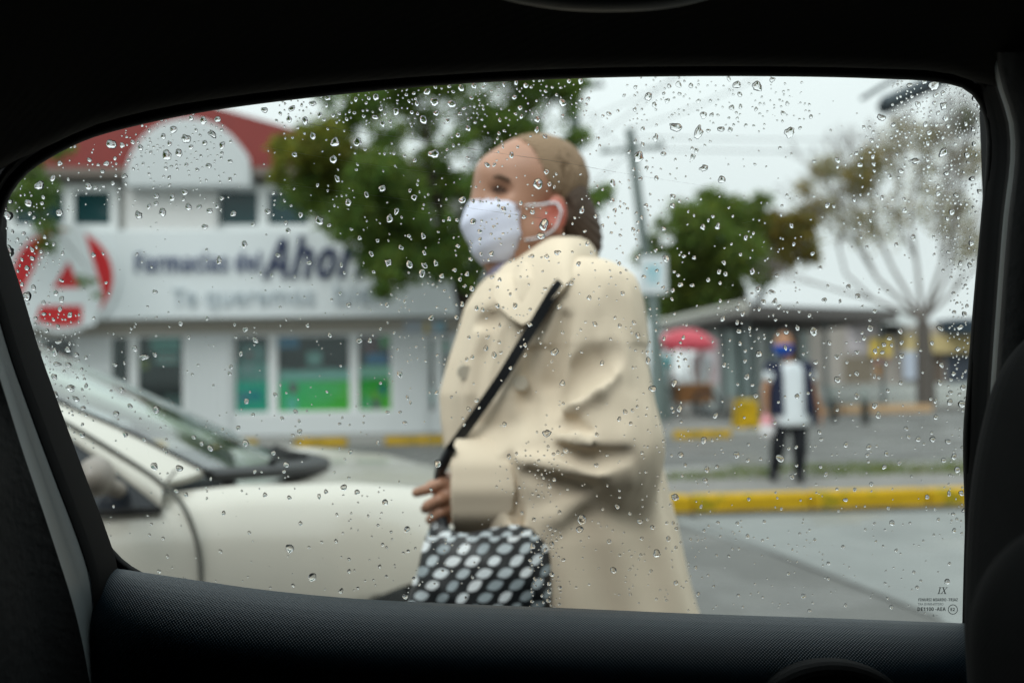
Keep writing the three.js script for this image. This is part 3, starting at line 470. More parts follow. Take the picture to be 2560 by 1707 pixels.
{ // street lamp whose two arms reach in at the top right
  const D = 9.6, base = S(hitD(2760, 1000, D)[0], 0.147, D), g = thing('street_lamp', 'dark street lamp with two slanting arms above the bare tree', 'lamp', base, TH);
  const top = SP(2700, -40, D); const bt = base.clone(); bt.y = top.y; const lm = std([0.035, 0.05, 0.06], 0.5);
  worldPart('post', bar(base, bt, 0.09, 0.06), lm, g);
  worldPart('arm', tube([bt, SP(2520, 60, D), SP(2223, 206, D), SP(2155, 247, D)], 0.022, 20, 8), lm, g);
  worldPart('arm', tube([bt.clone().add(V3(0, -0.2, 0)), SP(2560, 90, D - 0.3), SP(2360, 196, D - 0.3)], 0.025, 20, 8), lm, g);
  const a = SP(2368, 190, D - 0.3), b = SP(2206, 266, D - 0.3), m = a.clone().lerp(b, 0.5), q = new THREE.Quaternion().setFromUnitVectors(V3(1, 0, 0), b.clone().sub(a).normalize());
  worldPart('lamp_head', new RoundedBoxGeometry(a.distanceTo(b) * 1.05, 0.13, 0.2, 4, 0.05).applyQuaternion(q).translate(m.x, m.y, m.z), lm, g);
  worldPart('lens', new RoundedBoxGeometry(a.distanceTo(b) * 0.7, 0.03, 0.14, 3, 0.01).applyQuaternion(q).translate(m.x - 0.05, m.y - 0.06, m.z), std([0.1, 0.12, 0.13], 0.2), g);
}

// ---------------------------------------------------------------- small people far away, the vendor's tricycle
function figure(name, label, d, J, cols, o = {}) {
  // J: joints in photo pixels on the upright plane d metres out; third number = metres towards us
  const W = ([px, py, dz = 0]) => SP(px, py, d - dz), k = d / FPX, j = Object.fromEntries(Object.entries(J).map(([n, p]) => [n, W(p)]));
  const base = j.footL.clone().lerp(j.footR, 0.5); base.y = o.ground ?? 0.147;
  const g = thing(name, label, 'person', base, 0);
  const H = o.head ?? 0.105, head = union(0.03, ell(j.head, H * 0.78, H, H * 0.88), ell(j.head.clone().add(V3(o.look ?? -0.02, -H * 0.35, 0.02)), H * 0.62, H * 0.7, H * 0.7), ell(j.head.clone().add(V3((o.look ?? -0.02) * 3.2, -H * 0.12, 0.03)), 0.018, 0.028, 0.03));
  const arm = (s, e, h, r) => [cone(j[s], j[e], r * 1.15, r * 0.9), cone(j[e], j[h], r * 0.9, r * 0.62)];
  const legs = r => [cone(j.hipL, j.kneeL, r * 1.2, r * 0.85), cone(j.kneeL, j.footL, r * 0.85, r * 0.6), cone(j.hipR, j.kneeR, r * 1.2, r * 0.85), cone(j.kneeR, j.footR, r * 0.85, r * 0.6)];
  const chest = j.shL.clone().lerp(j.shR, 0.5), hip = j.hipL.clone().lerp(j.hipR, 0.5), tw = j.shL.distanceTo(j.shR) / 2;
  const torso = f => { return (x, y, z) => { const t = clamp((chest.y + 0.03 - y) / (chest.y + 0.03 - hip.y)), cx = lerp(chest.x, hip.x, t), cz = lerp(chest.z, hip.z, t), a = (lerp(tw * 0.95, tw * (o.hipw ?? 0.95), t)) * (1 - 0.5 * smooth(chest.y - 0.07, chest.y + 0.06, y)) + f, b = lerp(0.1, 0.12, t) + (o.deep ?? 0) + f; const q = (Math.hypot((x - cx) / a, (z - cz) / b) - 1) * Math.min(a, b); return smax(q, Math.max(y - chest.y - 0.045 - f, hip.y - 0.07 - f * 2 - y), 0.05); }; };
  const neck = cone(chest.clone().add(V3(0, 0.0, 0)), j.head, 0.05, 0.048);
  const skin = union(0.02, head, neck, torso(-0.02), ...arm('shL', 'elL', 'haL', 0.04), ...arm('shR', 'elR', 'haR', 0.04), ...legs(0.06));
  const pts = Object.values(j), lo = V3(Infinity, Infinity, Infinity), hi = V3(-Infinity, -Infinity, -Infinity); pts.forEach(p => { lo.min(p); hi.max(p); }); lo.subScalar(0.26); hi.addScalar(0.26);
  const c = o.cell ?? 0.014, add = (n, f, mat) => worldPart(n, sdfMesh(f, lo, hi, c), mat, g);
  const fx = (o.look ?? -0.02) * 20 / Math.hypot((o.look ?? -0.02) * 20, 0.6), fz = 0.6 / Math.hypot((o.look ?? -0.02) * 20, 0.6), front = (x, z) => (x - j.head.x) * fx + (z - j.head.z) * fz;
  const hands = ['haL', 'haR'].map(n => { const p = j[n], out = n === 'haL' ? -1 : 1, b = p.clone().add(V3(0, -0.05, 0.01)); const fs = [-0.027, -0.009, 0.009, 0.027].map((z, i) => { const k = b.clone().add(V3(0, -0.035, z * 0.8)), m = k.clone().add(V3(0.004 * out, [-0.032, -0.038, -0.036, -0.028][i], z * 0.15)), t = m.clone().add(V3(-0.012 * out, [-0.024, -0.028, -0.026, -0.02][i], 0)); const a = cone(k, m, 0.0095, 0.009), c2 = cone(m, t, 0.009, 0.0075); return (x, y, z2) => Math.min(a(x, y, z2), c2(x, y, z2)); }); const th = cone(b.clone().add(V3(0, 0.01, 0.03)), b.clone().add(V3(-0.014 * out, -0.045, 0.05)), 0.012, 0.009), pl = ell(b, 0.018, 0.05, 0.04); return sdfMesh((x, y, z) => { let d = smin(pl(x, y, z), th(x, y, z), 0.008); for (const q of fs) d = smin(d, q(x, y, z), 0.004); return d; }, b.clone().add(V3(-0.07, -0.14, -0.07)), b.clone().add(V3(0.07, 0.07, 0.08)), 0.0055); });
  worldPart('body', merge([sdfMesh(skin, lo, hi, c), ...hands]), std(cols.skin, 0.6), g);
  for (const s of [-1, 1]) { const e = j.head.clone().add(V3(fx * H * 0.72 + fz * s * 0.034, -H * 0.02, fz * H * 0.82 - fx * s * 0.034)); worldPart('eye', new THREE.SphereGeometry(0.011, 12, 8).scale(1, 0.6, 1).translate(e.x, e.y, e.z), std([0.04, 0.03, 0.025], 0.4), g); worldPart('eyebrow', bar(e.clone().add(V3(-0.018 * fz, 0.022, 0.018 * fx)), e.clone().add(V3(0.018 * fz, 0.022, -0.018 * fx)), 0.004, 0.004, 5), std(cols.hair, 0.8), g); }
  const sl = o.sleeve ?? 0.5, sc = (a, b) => cone(j[a], j[a].clone().lerp(j[b], sl), 0.066, 0.06);
  add('shirt', union(0.06, torso(0.014), sc('shL', 'elL'), sc('shR', 'elR'), ...(sl >= 1 ? [cone(j.elL, j.elL.clone().lerp(j.haL, 0.8), 0.058, 0.048), cone(j.elR, j.elR.clone().lerp(j.haR, 0.8), 0.058, 0.048)] : [])), std(cols.shirt, 0.85));
  const tr = union(0.03, ...legs(0.078), ell(hip, tw * (o.hipw ?? 0.95) * 0.94, 0.15, 0.105 + (o.deep ?? 0)));
  add('trousers', (x, y, z) => Math.max(tr(x, y, z), y - hip.y - 0.1), std(cols.trousers, 0.9));
  for (const f of ['footL', 'footR']) add('shoe', (x, y, z) => Math.max(union(0.02, ell(j[f].clone().add(V3((o.look ?? -0.02) * 0.6, 0.01, 0.06)), 0.045, 0.045, 0.12), ell(j[f].clone().add(V3(0, 0.04, -0.01)), 0.045, 0.06, 0.06))(x, y, z), (o.ground ?? 0.147) + 0.002 - y), std(cols.shoe ?? [0.02, 0.02, 0.022], 0.6));
  const hr = ell(j.head.clone().add(V3(-(o.look ?? -0.02) * 0.7, H * 0.14, -0.02)), H * 0.92, H * 1.02, H * 0.95);
  const hair = o.longHair ? union(0.03, hr, cone(j.head.clone().add(V3(-(o.look ?? -0.02) * 2.2, 0, -0.04)), j.head.clone().add(V3(-(o.look ?? -0.02) * 2.6, -0.24, -0.03)), 0.055, 0.045)) : hr;
  add('hair', (x, y, z) => { const f = ((x - j.head.x) * (o.look ?? -0.02) * 20 + (z - j.head.z) * 0.6) / Math.hypot((o.look ?? -0.02) * 20, 0.6); return Math.max(hair(x, y, z), f - 0.035 - Math.max(0, (y - j.head.y - H * 0.25)) * 1.6, (o.longHair ? -1 : -(y - j.head.y + H * 0.5))); }, std(cols.hair, 0.7));
  return { g, j, lo, hi, c, add, torso, chest, hip, tw, H, head, front };
}
{ // person crossing from the median, with a dark open vest, blue mask and a carrier bag
  const d = hitH(1965, 1203, 0.147)[1];
  const f = figure('person', 'person in white top and dark open vest holding a pink and white carrier bag', d, {
    head: [1964, 858, 0], shL: [1928, 922, 0], elL: [1914, 978, 0.0], haL: [1916, 1022, 0.03], shR: [2020, 922, 0], elR: [2036, 980, 0], haR: [2052, 1026, 0.02],
    hipL: [1956, 1040], hipR: [1998, 1040], kneeL: [1946, 1118, 0.03], kneeR: [2000, 1120, 0.06], footL: [1934, 1190, -0.04], footR: [2000, 1194, 0.05]
  }, { skin: [0.32, 0.17, 0.1], shirt: [0.6, 0.64, 0.67], trousers: [0.012, 0.013, 0.016], hair: [0.02, 0.014, 0.011] }, { look: -0.03, longHair: true, cell: 0.011, sleeve: 0.32, head: 0.125, hipw: 0.9, deep: 0.02 });
  const { j, g, chest, hip } = f;
  f.add('vest', (x, y, z) => { const t = f.torso(0.035)(x, y, z), inn = f.torso(0.018)(x, y, z), front = Math.max(z - chest.z - 0.0, Math.abs(x - lerp(chest.x, hip.x, 0.5) - 0.0) - 0.145); const long = Math.min(Math.max(t, -inn, -front < 0 ? front * 0 : 0), 1); const open = z > chest.z + 0.02 && Math.abs(x - lerp(chest.x, hip.x, 0.5)) < 0.1 ? 0.02 : -1; const cap = Math.min(cone(chest, j.shL, 0.07, 0.075)(x, y, z), cone(chest, j.shR, 0.07, 0.075)(x, y, z)); return Math.max(smin(t, cap, 0.03), -inn, open, hip.y + 0.01 - y); }, std([0.018, 0.022, 0.045], 0.8));
  f.add('vest_flap', cone(SP(2024, 940, d - 0.06), SP(2036, 1058, d - 0.04), 0.035, 0.028), std([0.018, 0.022, 0.045], 0.8));
  const m = j.head.clone().add(V3(-0.055, -0.04, 0.045)); f.add('face_mask', (x, y, z) => Math.max(f.head(x, y, z) - 0.011, -(f.head(x, y, z) + 0.014), y - j.head.y + 0.02, j.head.y - 0.125 - y, 0.03 - f.front(x, z)), std([0.015, 0.075, 0.36], 0.7));
  const bag = thing('carrier_bag', 'pink and white plastic carrier bag hanging from the hand of the person in the vest', 'bag', SP(1920, 1095, d - 0.06), 0), b = SP(1918, 1062, d - 0.06);
  const bl = b.clone().add(V3(-0.13, -0.16, -0.09)), bh = b.clone().add(V3(0.13, 0.18, 0.09));
  const bs = union(0.03, ell(b.clone().add(V3(0.0, -0.035, 0)), 0.075, 0.1, 0.05), cone(b.clone().add(V3(0, 0.03, 0)), b.clone().add(V3(0, 0.14, -0.02)), 0.05, 0.012));
  worldPart('sack', sdfMesh((x, y, z) => Math.max(bs(x, y, z), y - b.y - 0.0), bl, bh, 0.008), std([0.68, 0.66, 0.68], 0.5), bag);
  worldPart('upper_band', sdfMesh((x, y, z) => Math.max(bs(x, y, z), b.y + 0.002 - y), bl, bh, 0.008), std([0.6, 0.25, 0.28], 0.5), bag);
}
{ // vendor's cargo tricycle under a red umbrella
  const d = 25.4, at = (px, py, dz = 0) => SP(px, py, d - dz), k = d / FPX;
  const g = thing('vendor_tricycle', 'brown cargo tricycle with spoked wheels under the red umbrella', 'tricycle', at(1735, 1046));
  const wood = std([0.17, 0.09, 0.04], 0.8), rub = std([0.025, 0.025, 0.027], 0.8);
  const wheel = (c, r) => { const w = new THREE.Group(); w.name = 'wheel'; w.position.copy(g.worldToLocal(c.clone())); g.add(w); part('tyre', new THREE.TorusGeometry(r, 0.035, 8, 28), rub, w); part('rim', new THREE.TorusGeometry(r - 0.04, 0.012, 6, 28), steel, w); part('hub', new THREE.CylinderGeometry(0.035, 0.035, 0.1, 10).rotateX(Math.PI / 2), steel, w); for (let i = 0; i < 10; i++) { const a = i / 10 * 6.283; part('spoke', bar(V3(0, 0, 0), V3(Math.cos(a) * (r - 0.04), Math.sin(a) * (r - 0.04), 0), 0.005, 0.005, 4), steel, w); } return w; };
  wheel(at(1766, 1008, 0.35), 0.33); wheel(at(1766, 1008, -0.35), 0.33); wheel(at(1668, 1006), 0.34);
  const p = g.worldToLocal(at(1735, 975));
  part('cargo_box', rbox(p.x - 0.5, p.x + 0.42, p.y - 0.34, p.y + 0.12, -0.32, 0.32, 0.03), wood, g);
  part('tray', rbox(p.x - 0.54, p.x + 0.46, p.y + 0.121, p.y + 0.17, -0.36, 0.36, 0.02), std([0.3, 0.17, 0.08], 0.7), g);
  for (let i = 0; i < 4; i++) part('crate_board', rbox(p.x - 0.48, p.x + 0.4, p.y - 0.32 + i * 0.11, p.y - 0.23 + i * 0.11, 0.321, 0.335, 0.006), std([0.2 + 0.03 * (i % 2), 0.1, 0.04], 0.8), g);
  worldPart('frame', merge([bar(at(1700, 1000), at(1668, 1006), 0.02), bar(at(1690, 965), at(1668, 1006), 0.02), bar(at(1700, 1000), at(1682, 950), 0.02)]), std([0.06, 0.02, 0.02], 0.5), g);
  worldPart('saddle', new RoundedBoxGeometry(0.26, 0.07, 0.16, 3, 0.03).translate(...at(1684, 946).toArray()), rub, g);
  worldPart('handlebar', tube([at(1712, 940, 0.25), at(1708, 932, 0), at(1712, 940, -0.25)], 0.015), steel, g);
  // umbrella
  const u = thing('red_umbrella', 'large faded red umbrella shading the brown vendor tricycle', 'umbrella', at(1722, 1000)), top = at(1712, 822), rad = 76 * k * 1.02, N = 8, rows = [];
  for (let j = 0; j <= 8; j++) { const t = j / 8, row = []; for (let i = 0; i <= 64; i++) { const a = i / 64 * Math.PI * 2, sc = 1 - 0.06 * Math.pow(Math.abs(Math.sin(a * N / 2)), 1) * t; row.push(V3(top.x + Math.cos(a) * rad * t * sc, top.y - 0.34 * (t ** 2.3) - 0.12 * t * (1 - sc) * 6 + 0, top.z + Math.sin(a) * rad * t * sc)); } rows.push(row); }
  const red = new THREE.MeshPhysicalMaterial({ color: lin(0.55, 0.06, 0.09), roughness: 0.8, transmission: 0.25, thickness: 0, side: THREE.DoubleSide });
  worldPart('canopy', loft(rows, false, true), red, u);
  const val = [rows[8], rows[8].map((q, i) => q.clone().add(V3(0, -0.17 - 0.03 * Math.sin(i / 64 * Math.PI * 32), 0)))]; worldPart('valance', loft(val, false, true), red, u);
  worldPart('pole', bar(at(1722, 1002), top, 0.022), steel, u);
  for (let i = 0; i < N; i++) worldPart('rib', bar(top.clone().add(V3(0, -0.05, 0)), rows[8][i * 8].clone().add(V3(0, -0.01, 0)), 0.008, 0.006, 5), steel, u);
  // two people at the tricycle
  figure('person', 'person in pale shirt standing at the tricycle under the red umbrella', 25.9, { head: [1752, 868], shL: [1736, 892], elL: [1732, 922], haL: [1738, 950, 0.1], shR: [1774, 892], elR: [1778, 922], haR: [1772, 952, 0.1], hipL: [1744, 966], hipR: [1766, 966], kneeL: [1744, 1004], kneeR: [1766, 1004], footL: [1744, 1040], footR: [1766, 1040] }, { skin: [0.26, 0.14, 0.09], shirt: [0.55, 0.62, 0.64], trousers: [0.06, 0.09, 0.12], hair: [0.02, 0.015, 0.012] }, { look: -0.02, cell: 0.02, sleeve: 0.6 });
  figure('person', 'person in turquoise top and dark apron beside the tricycle saddle', 24.9, { head: [1650, 872], shL: [1634, 894], elL: [1628, 926], haL: [1632, 956, 0.1], shR: [1668, 894], elR: [1676, 926], haR: [1680, 950, 0.1], hipL: [1642, 968], hipR: [1664, 968], kneeL: [1642, 1012], kneeR: [1664, 1012], footL: [1642, 1052], footR: [1664, 1052] }, { skin: [0.22, 0.12, 0.08], shirt: [0.16, 0.42, 0.44], trousers: [0.02, 0.02, 0.022], hair: [0.015, 0.012, 0.01] }, { look: 0.02, cell: 0.02, sleeve: 0.5 });
}
// ---------------------------------------------------------------- champagne car in the next lane
{
  const YAW = 16 * Math.PI / 180, q = new THREE.Quaternion().setFromAxisAngle(V3(0, 1, 0), YAW);
  const P0 = onZ(506, 1176, -2.36), L0 = V3(-0.18, 0.935, 0.7).applyQuaternion(q), base = P0.clone().sub(L0); base.y = 0;
  const g = thing('champagne_car', 'champagne coloured car with black wiper cowl in the next lane', 'car', base, YAW);
  const inv = g.matrixWorld.clone().invert();
  const side = (px, py, zl) => { const o = camera.position.clone().applyMatrix4(inv), v = ray(px, py).applyQuaternion(q.clone().invert()); const t = (zl - o.z) / v.z; return o.addScaledVector(v, t); };
  const paint = phys([0.46, 0.44, 0.385], 0.34, { clearcoat: 0.7, clearcoatRoughness: 0.08, metalness: 0.15 }), black = std([0.012, 0.013, 0.014], 0.55), rubber = std([0.02, 0.02, 0.02], 0.8), chrome = std([0.5, 0.5, 0.5], 0.25, { metalness: 0.9 });
  const glass = phys([0.8, 0.9, 0.88], 0.02, { transmission: 1, thickness: 0, ior: 2.0 }), tint = phys([0.02, 0.024, 0.03], 0.05, { ior: 1.5 });
  // lower body from cross-sections
  const table = [[-3.25, 0.6, 0.56, 0.6, 0.66], [-3.15, 0.86, 0.8, 0.7, 0.76], [-2.75, 0.97, 0.89, 0.74, 0.81], [-2.3, 0.93, 0.905, 0.76, 0.835], [-1.2, 0.9, 0.895, 0.78, 0.84], [-0.3, 0.9, 0.908, 0.775, 0.84], [-0.1, 0.905, 0.922, 0.77, 0.838], [0.15, 0.905, 0.915, 0.76, 0.835], [0.45, 0.89, 0.875, 0.74, 0.83], [0.7, 0.84, 0.785, 0.7, 0.8], [0.86, 0.77, 0.69, 0.62, 0.74], [0.96, 0.66, 0.6, 0.5, 0.64], [1.02, 0.5, 0.48, 0.36, 0.5]];
  const at = x => { let i = 0; while (i < table.length - 2 && x > table[i + 1][0]) i++; const a = table[i], b = table[i + 1], t = clamp((x - a[0]) / (b[0] - a[0])), s = t * t * (3 - 2 * t) * 0.35 + t * 0.65; return [1, 2, 3, 4].map(k => lerp(a[k], b[k], s)); };
  const arches = [[0.36, 0.32, 0.37], [-2.2, 0.335, 0.365]], rows = [];
  for (let i = 0; i <= 130; i++) {
    const x = lerp(-3.25, 1.02, i / 130), [yc, ys, zs, zm] = at(x), half = [[0, yc], [0.3 * zs, yc - 0.004], [0.55 * zs, yc - 0.012], [0.78 * zs, yc - 0.026], [0.92 * zs, lerp(yc, ys, 0.6)], [zs, ys], [zs + (zm - zs) * 0.55, ys - 0.05], [zm, ys - 0.13], [zm + 0.012, ys - 0.24], [zm + 0.005, 0.52], [zm, 0.4], [zm - 0.02, 0.3], [zm - 0.06, 0.2]];
    let lim = 0; for (const [xa, ya, ra] of arches) if (Math.abs(x - xa) < ra) lim = Math.max(lim, ya + Math.sqrt(ra * ra - (x - xa) ** 2));
    const pts = half.map(([z, y]) => V3(x, z > 0.5 * zm ? Math.max(y, lim) : y, z));
    rows.push([...pts.slice(1).reverse().map(p => V3(p.x, p.y, -p.z)), ...pts]);
  }
  part('body', loft(rows, false, true), paint, g);
  part('nose', loft([rows[130], rows[130].map(p => V3(1.03, lerp(p.y, 0.42, 0.9), p.z * 0.15))], false, true), paint, g);
  for (const [xa, ya, ra] of arches) for (const s of [1, -1]) {
    part('arch_liner', new THREE.CylinderGeometry(ra, ra, 0.3, 28, 1, true, 0, Math.PI).rotateZ(Math.PI / 2).rotateY(Math.PI / 2).translate(xa, ya, s * 0.66), std([0.015, 0.016, 0.017], 0.9, { side: THREE.DoubleSide }), g);
    const w = new THREE.Group(); w.name = 'wheel'; w.position.set(xa, 0.3, s * 0.72); g.add(w);
    part('tyre', new THREE.LatheGeometry([[0.19, -0.09], [0.27, -0.1], [0.298, -0.08], [0.3, 0], [0.298, 0.08], [0.27, 0.1], [0.19, 0.09]].map(p => new THREE.Vector2(...p)), 36).rotateX(Math.PI / 2), rubber, w);
    part('rim', new THREE.CylinderGeometry(0.19, 0.19, 0.12, 28).rotateX(Math.PI / 2), chrome, w);
  }
  // glass and pillars
  const U = 18, bc = u => { const k = u * u; return V3(0.06 - 0.24 * k, 0.908 + 0.027 * k, 0.7 * u); }, tc = u => V3(-1.0 - 0.14 * u * u, 1.42 - 0.05 * u * u, 0.57 * u);
  const wr = []; for (let j = 0; j <= 10; j++) { const t = j / 10, row = []; for (let i = 0; i <= U; i++) { const u = i / U * 2 - 1, p = bc(u).lerp(tc(u), t); p.y += 0.06 * t * (1 - t) * 2; row.push(p); } wr.push(row); }
  part('windshield', loft(wr, false, false), glass, g);
  const cw = [0, 0.35, 0.7, 1].map(v => { const row = []; for (let i = 0; i <= U; i++) { const u = i / U * 2 - 1, p = bc(u); p.x += v * 0.12 * Math.sqrt(Math.max(0, 1 - u * u * 0.96)); p.y += 0.004 - 0.012 * v; row.push(p); } return row; });
  part('cowl', slab(cw, -0.02), black, g);
  for (const [a, b] of [[0.05, 0.62], [-0.55, -0.02]]) part('wiper', tube([bc(a).add(V3(0.05, 0.025, 0)), bc((a + b) / 2).add(V3(-0.01, 0.035, 0)), bc(b).add(V3(0.02, 0.03, 0))], 0.009, 12, 6), rubber, g);
  // near pillar and door frame, traced
  const zy = (y, o = 0) => 0.815 - 0.4 * Math.max(0, y - 0.9) + o, fit = (px, py, o = 0) => { let z = 0.75, p; for (let i = 0; i < 5; i++) { p = side(px, py, z); z = zy(p.y, o); } return p; };
  const E = [[512, 1178], [400, 1120], [290, 1067], [180, 1020], [83, 978], [-60, 915], [-220, 850], [-420, 775]].map(([a, b]) => fit(a, b, -0.07));
  const G = [[404, 1210], [345, 1168], [290, 1132], [220, 1090], [149, 1049], [20, 985], [-150, 905], [-370, 810]].map(([a, b]) => fit(a, b));
  const Q = [[402, 1270], [345, 1224], [290, 1182], [220, 1132], [157, 1088], [40, 1020], [-130, 937], [-340, 842]].map(([a, b]) => fit(a, b));
  const mid = (a, b, t) => a.map((p, i) => p.clone().lerp(b[i], t));
  const n = 24, rs = a => resample(a, n);
  part('pillar', slab([rs(E), rs(mid(E, G, 0.5)).map(p => p.add(V3(0, 0, 0.012))), rs(G)], 0.02), paint, g);
  part('door_frame', slab([rs(G).map(p => p.add(V3(0.004, -0.008, 0))), rs(mid(G, Q, 0.5)).map(p => p.add(V3(0, 0, 0.01))), rs(Q)], 0.02), paint, g);
  part('windshield_trim', tube(E, 0.007, 30, 6), rubber, g);
  part('door_seam', tube([[-370, 810], [-150, 905], [20, 985], [149, 1049], [290, 1132], [404, 1208], [456, 1264], [485, 1331], [497, 1385], [501, 1440], [502, 1620]].map(([a, b], i) => { const p = fit(a, b); if (p.y < 0.9) { const r = side(a, b, 0.848); return r; } return p; }), 0.0055, 60, 6), std([0.09, 0.09, 0.08], 0.9), g);
  part('hood_seam', tube([[414, 1206], [440, 1175]].map(([a, b]) => fit(a, b, 0.002)), 0.003, 6, 5), std([0.09, 0.09, 0.08], 0.9), g);
  const W = [...Q.slice(0).map(p => p.clone().add(V3(0, 0, -0.008)))], bl = [W[0], ...W.slice(1).map(p => V3(p.x, W[0].y, zy(W[0].y) - 0.006))];
  part('side_window', loft([rs(W), rs(bl)], false, true), tint, g);
  part('belt_trim', tube([W[0].clone().add(V3(0, -0.004, 0.01)), V3(-1.5, W[0].y - 0.004, 0.82)], 0.008, 8, 6), rubber, g);
  // roof, far side and rear glass
  const roof = []; for (let j = 0; j <= 8; j++) { const t = j / 8, row = []; for (let i = 0; i <= U; i++) { const u = i / U * 2 - 1, p = tc(u); p.x -= t * 1.25; p.y += 0.05 * Math.sin(t * Math.PI) - 0.03 * t; row.push(p); } roof.push(row); } part('roof', slab(roof, 0.02), paint, g);
  const rg = [roof[8], roof[8].map((p, i) => V3(-2.72, 0.95, (i / U * 2 - 1) * 0.68))]; part('rear_window', loft(rg), tint, g);
  part('side_window', loft([roof.map(r => r[0]), roof.map((r, j) => V3(lerp(-0.4, -2.6, j / 8), 0.9, -0.78))]), tint, g);
  part('side_window', loft([roof.map(r => r[U]), roof.map((r, j) => V3(lerp(-1.6, -2.6, j / 8), 0.9, 0.78))]), tint, g);
  part('pillar', bar(bc(-1), tc(-1), 0.035, 0.035), paint, g);
  part('dashboard', new RoundedBoxGeometry(0.5, 0.1, 1.3, 3, 0.04).translate(-0.35, 0.88, 0), std([0.03, 0.03, 0.032], 0.8), g);
  for (const s of [0.36, -0.36]) part('seat', new RoundedBoxGeometry(0.16, 0.6, 0.46, 3, 0.06).rotateZ(0.25).translate(-1.45, 0.95, s), std([0.12, 0.1, 0.085], 0.9), g);
  // wing mirror and headlamp
  const mp = side(238, 1192, 0.95); part('wing_mirror', sdfMesh(union(0.03, ell(mp, 0.038, 0.042, 0.06), cone(mp.clone().add(V3(0.005, -0.015, -0.03)), mp.clone().add(V3(0.03, -0.04, -0.12)), 0.018, 0.02)), mp.clone().addScalar(-0.2), mp.clone().addScalar(0.2), 0.008), phys([0.2, 0.175, 0.15], 0.4), g);
  part('headlamp', new THREE.SphereGeometry(1, 24, 12).scale(0.16, 0.07, 0.09).rotateY(-0.6).translate(0.84, 0.66, 0.66), phys([0.8, 0.85, 0.85], 0.05, { clearcoat: 1 }), g);
  part('headlamp', new THREE.SphereGeometry(1, 24, 12).scale(0.16, 0.07, 0.09).rotateY(0.6).translate(0.84, 0.66, -0.66), phys([0.8, 0.85, 0.85], 0.05, { clearcoat: 1 }), g);
}
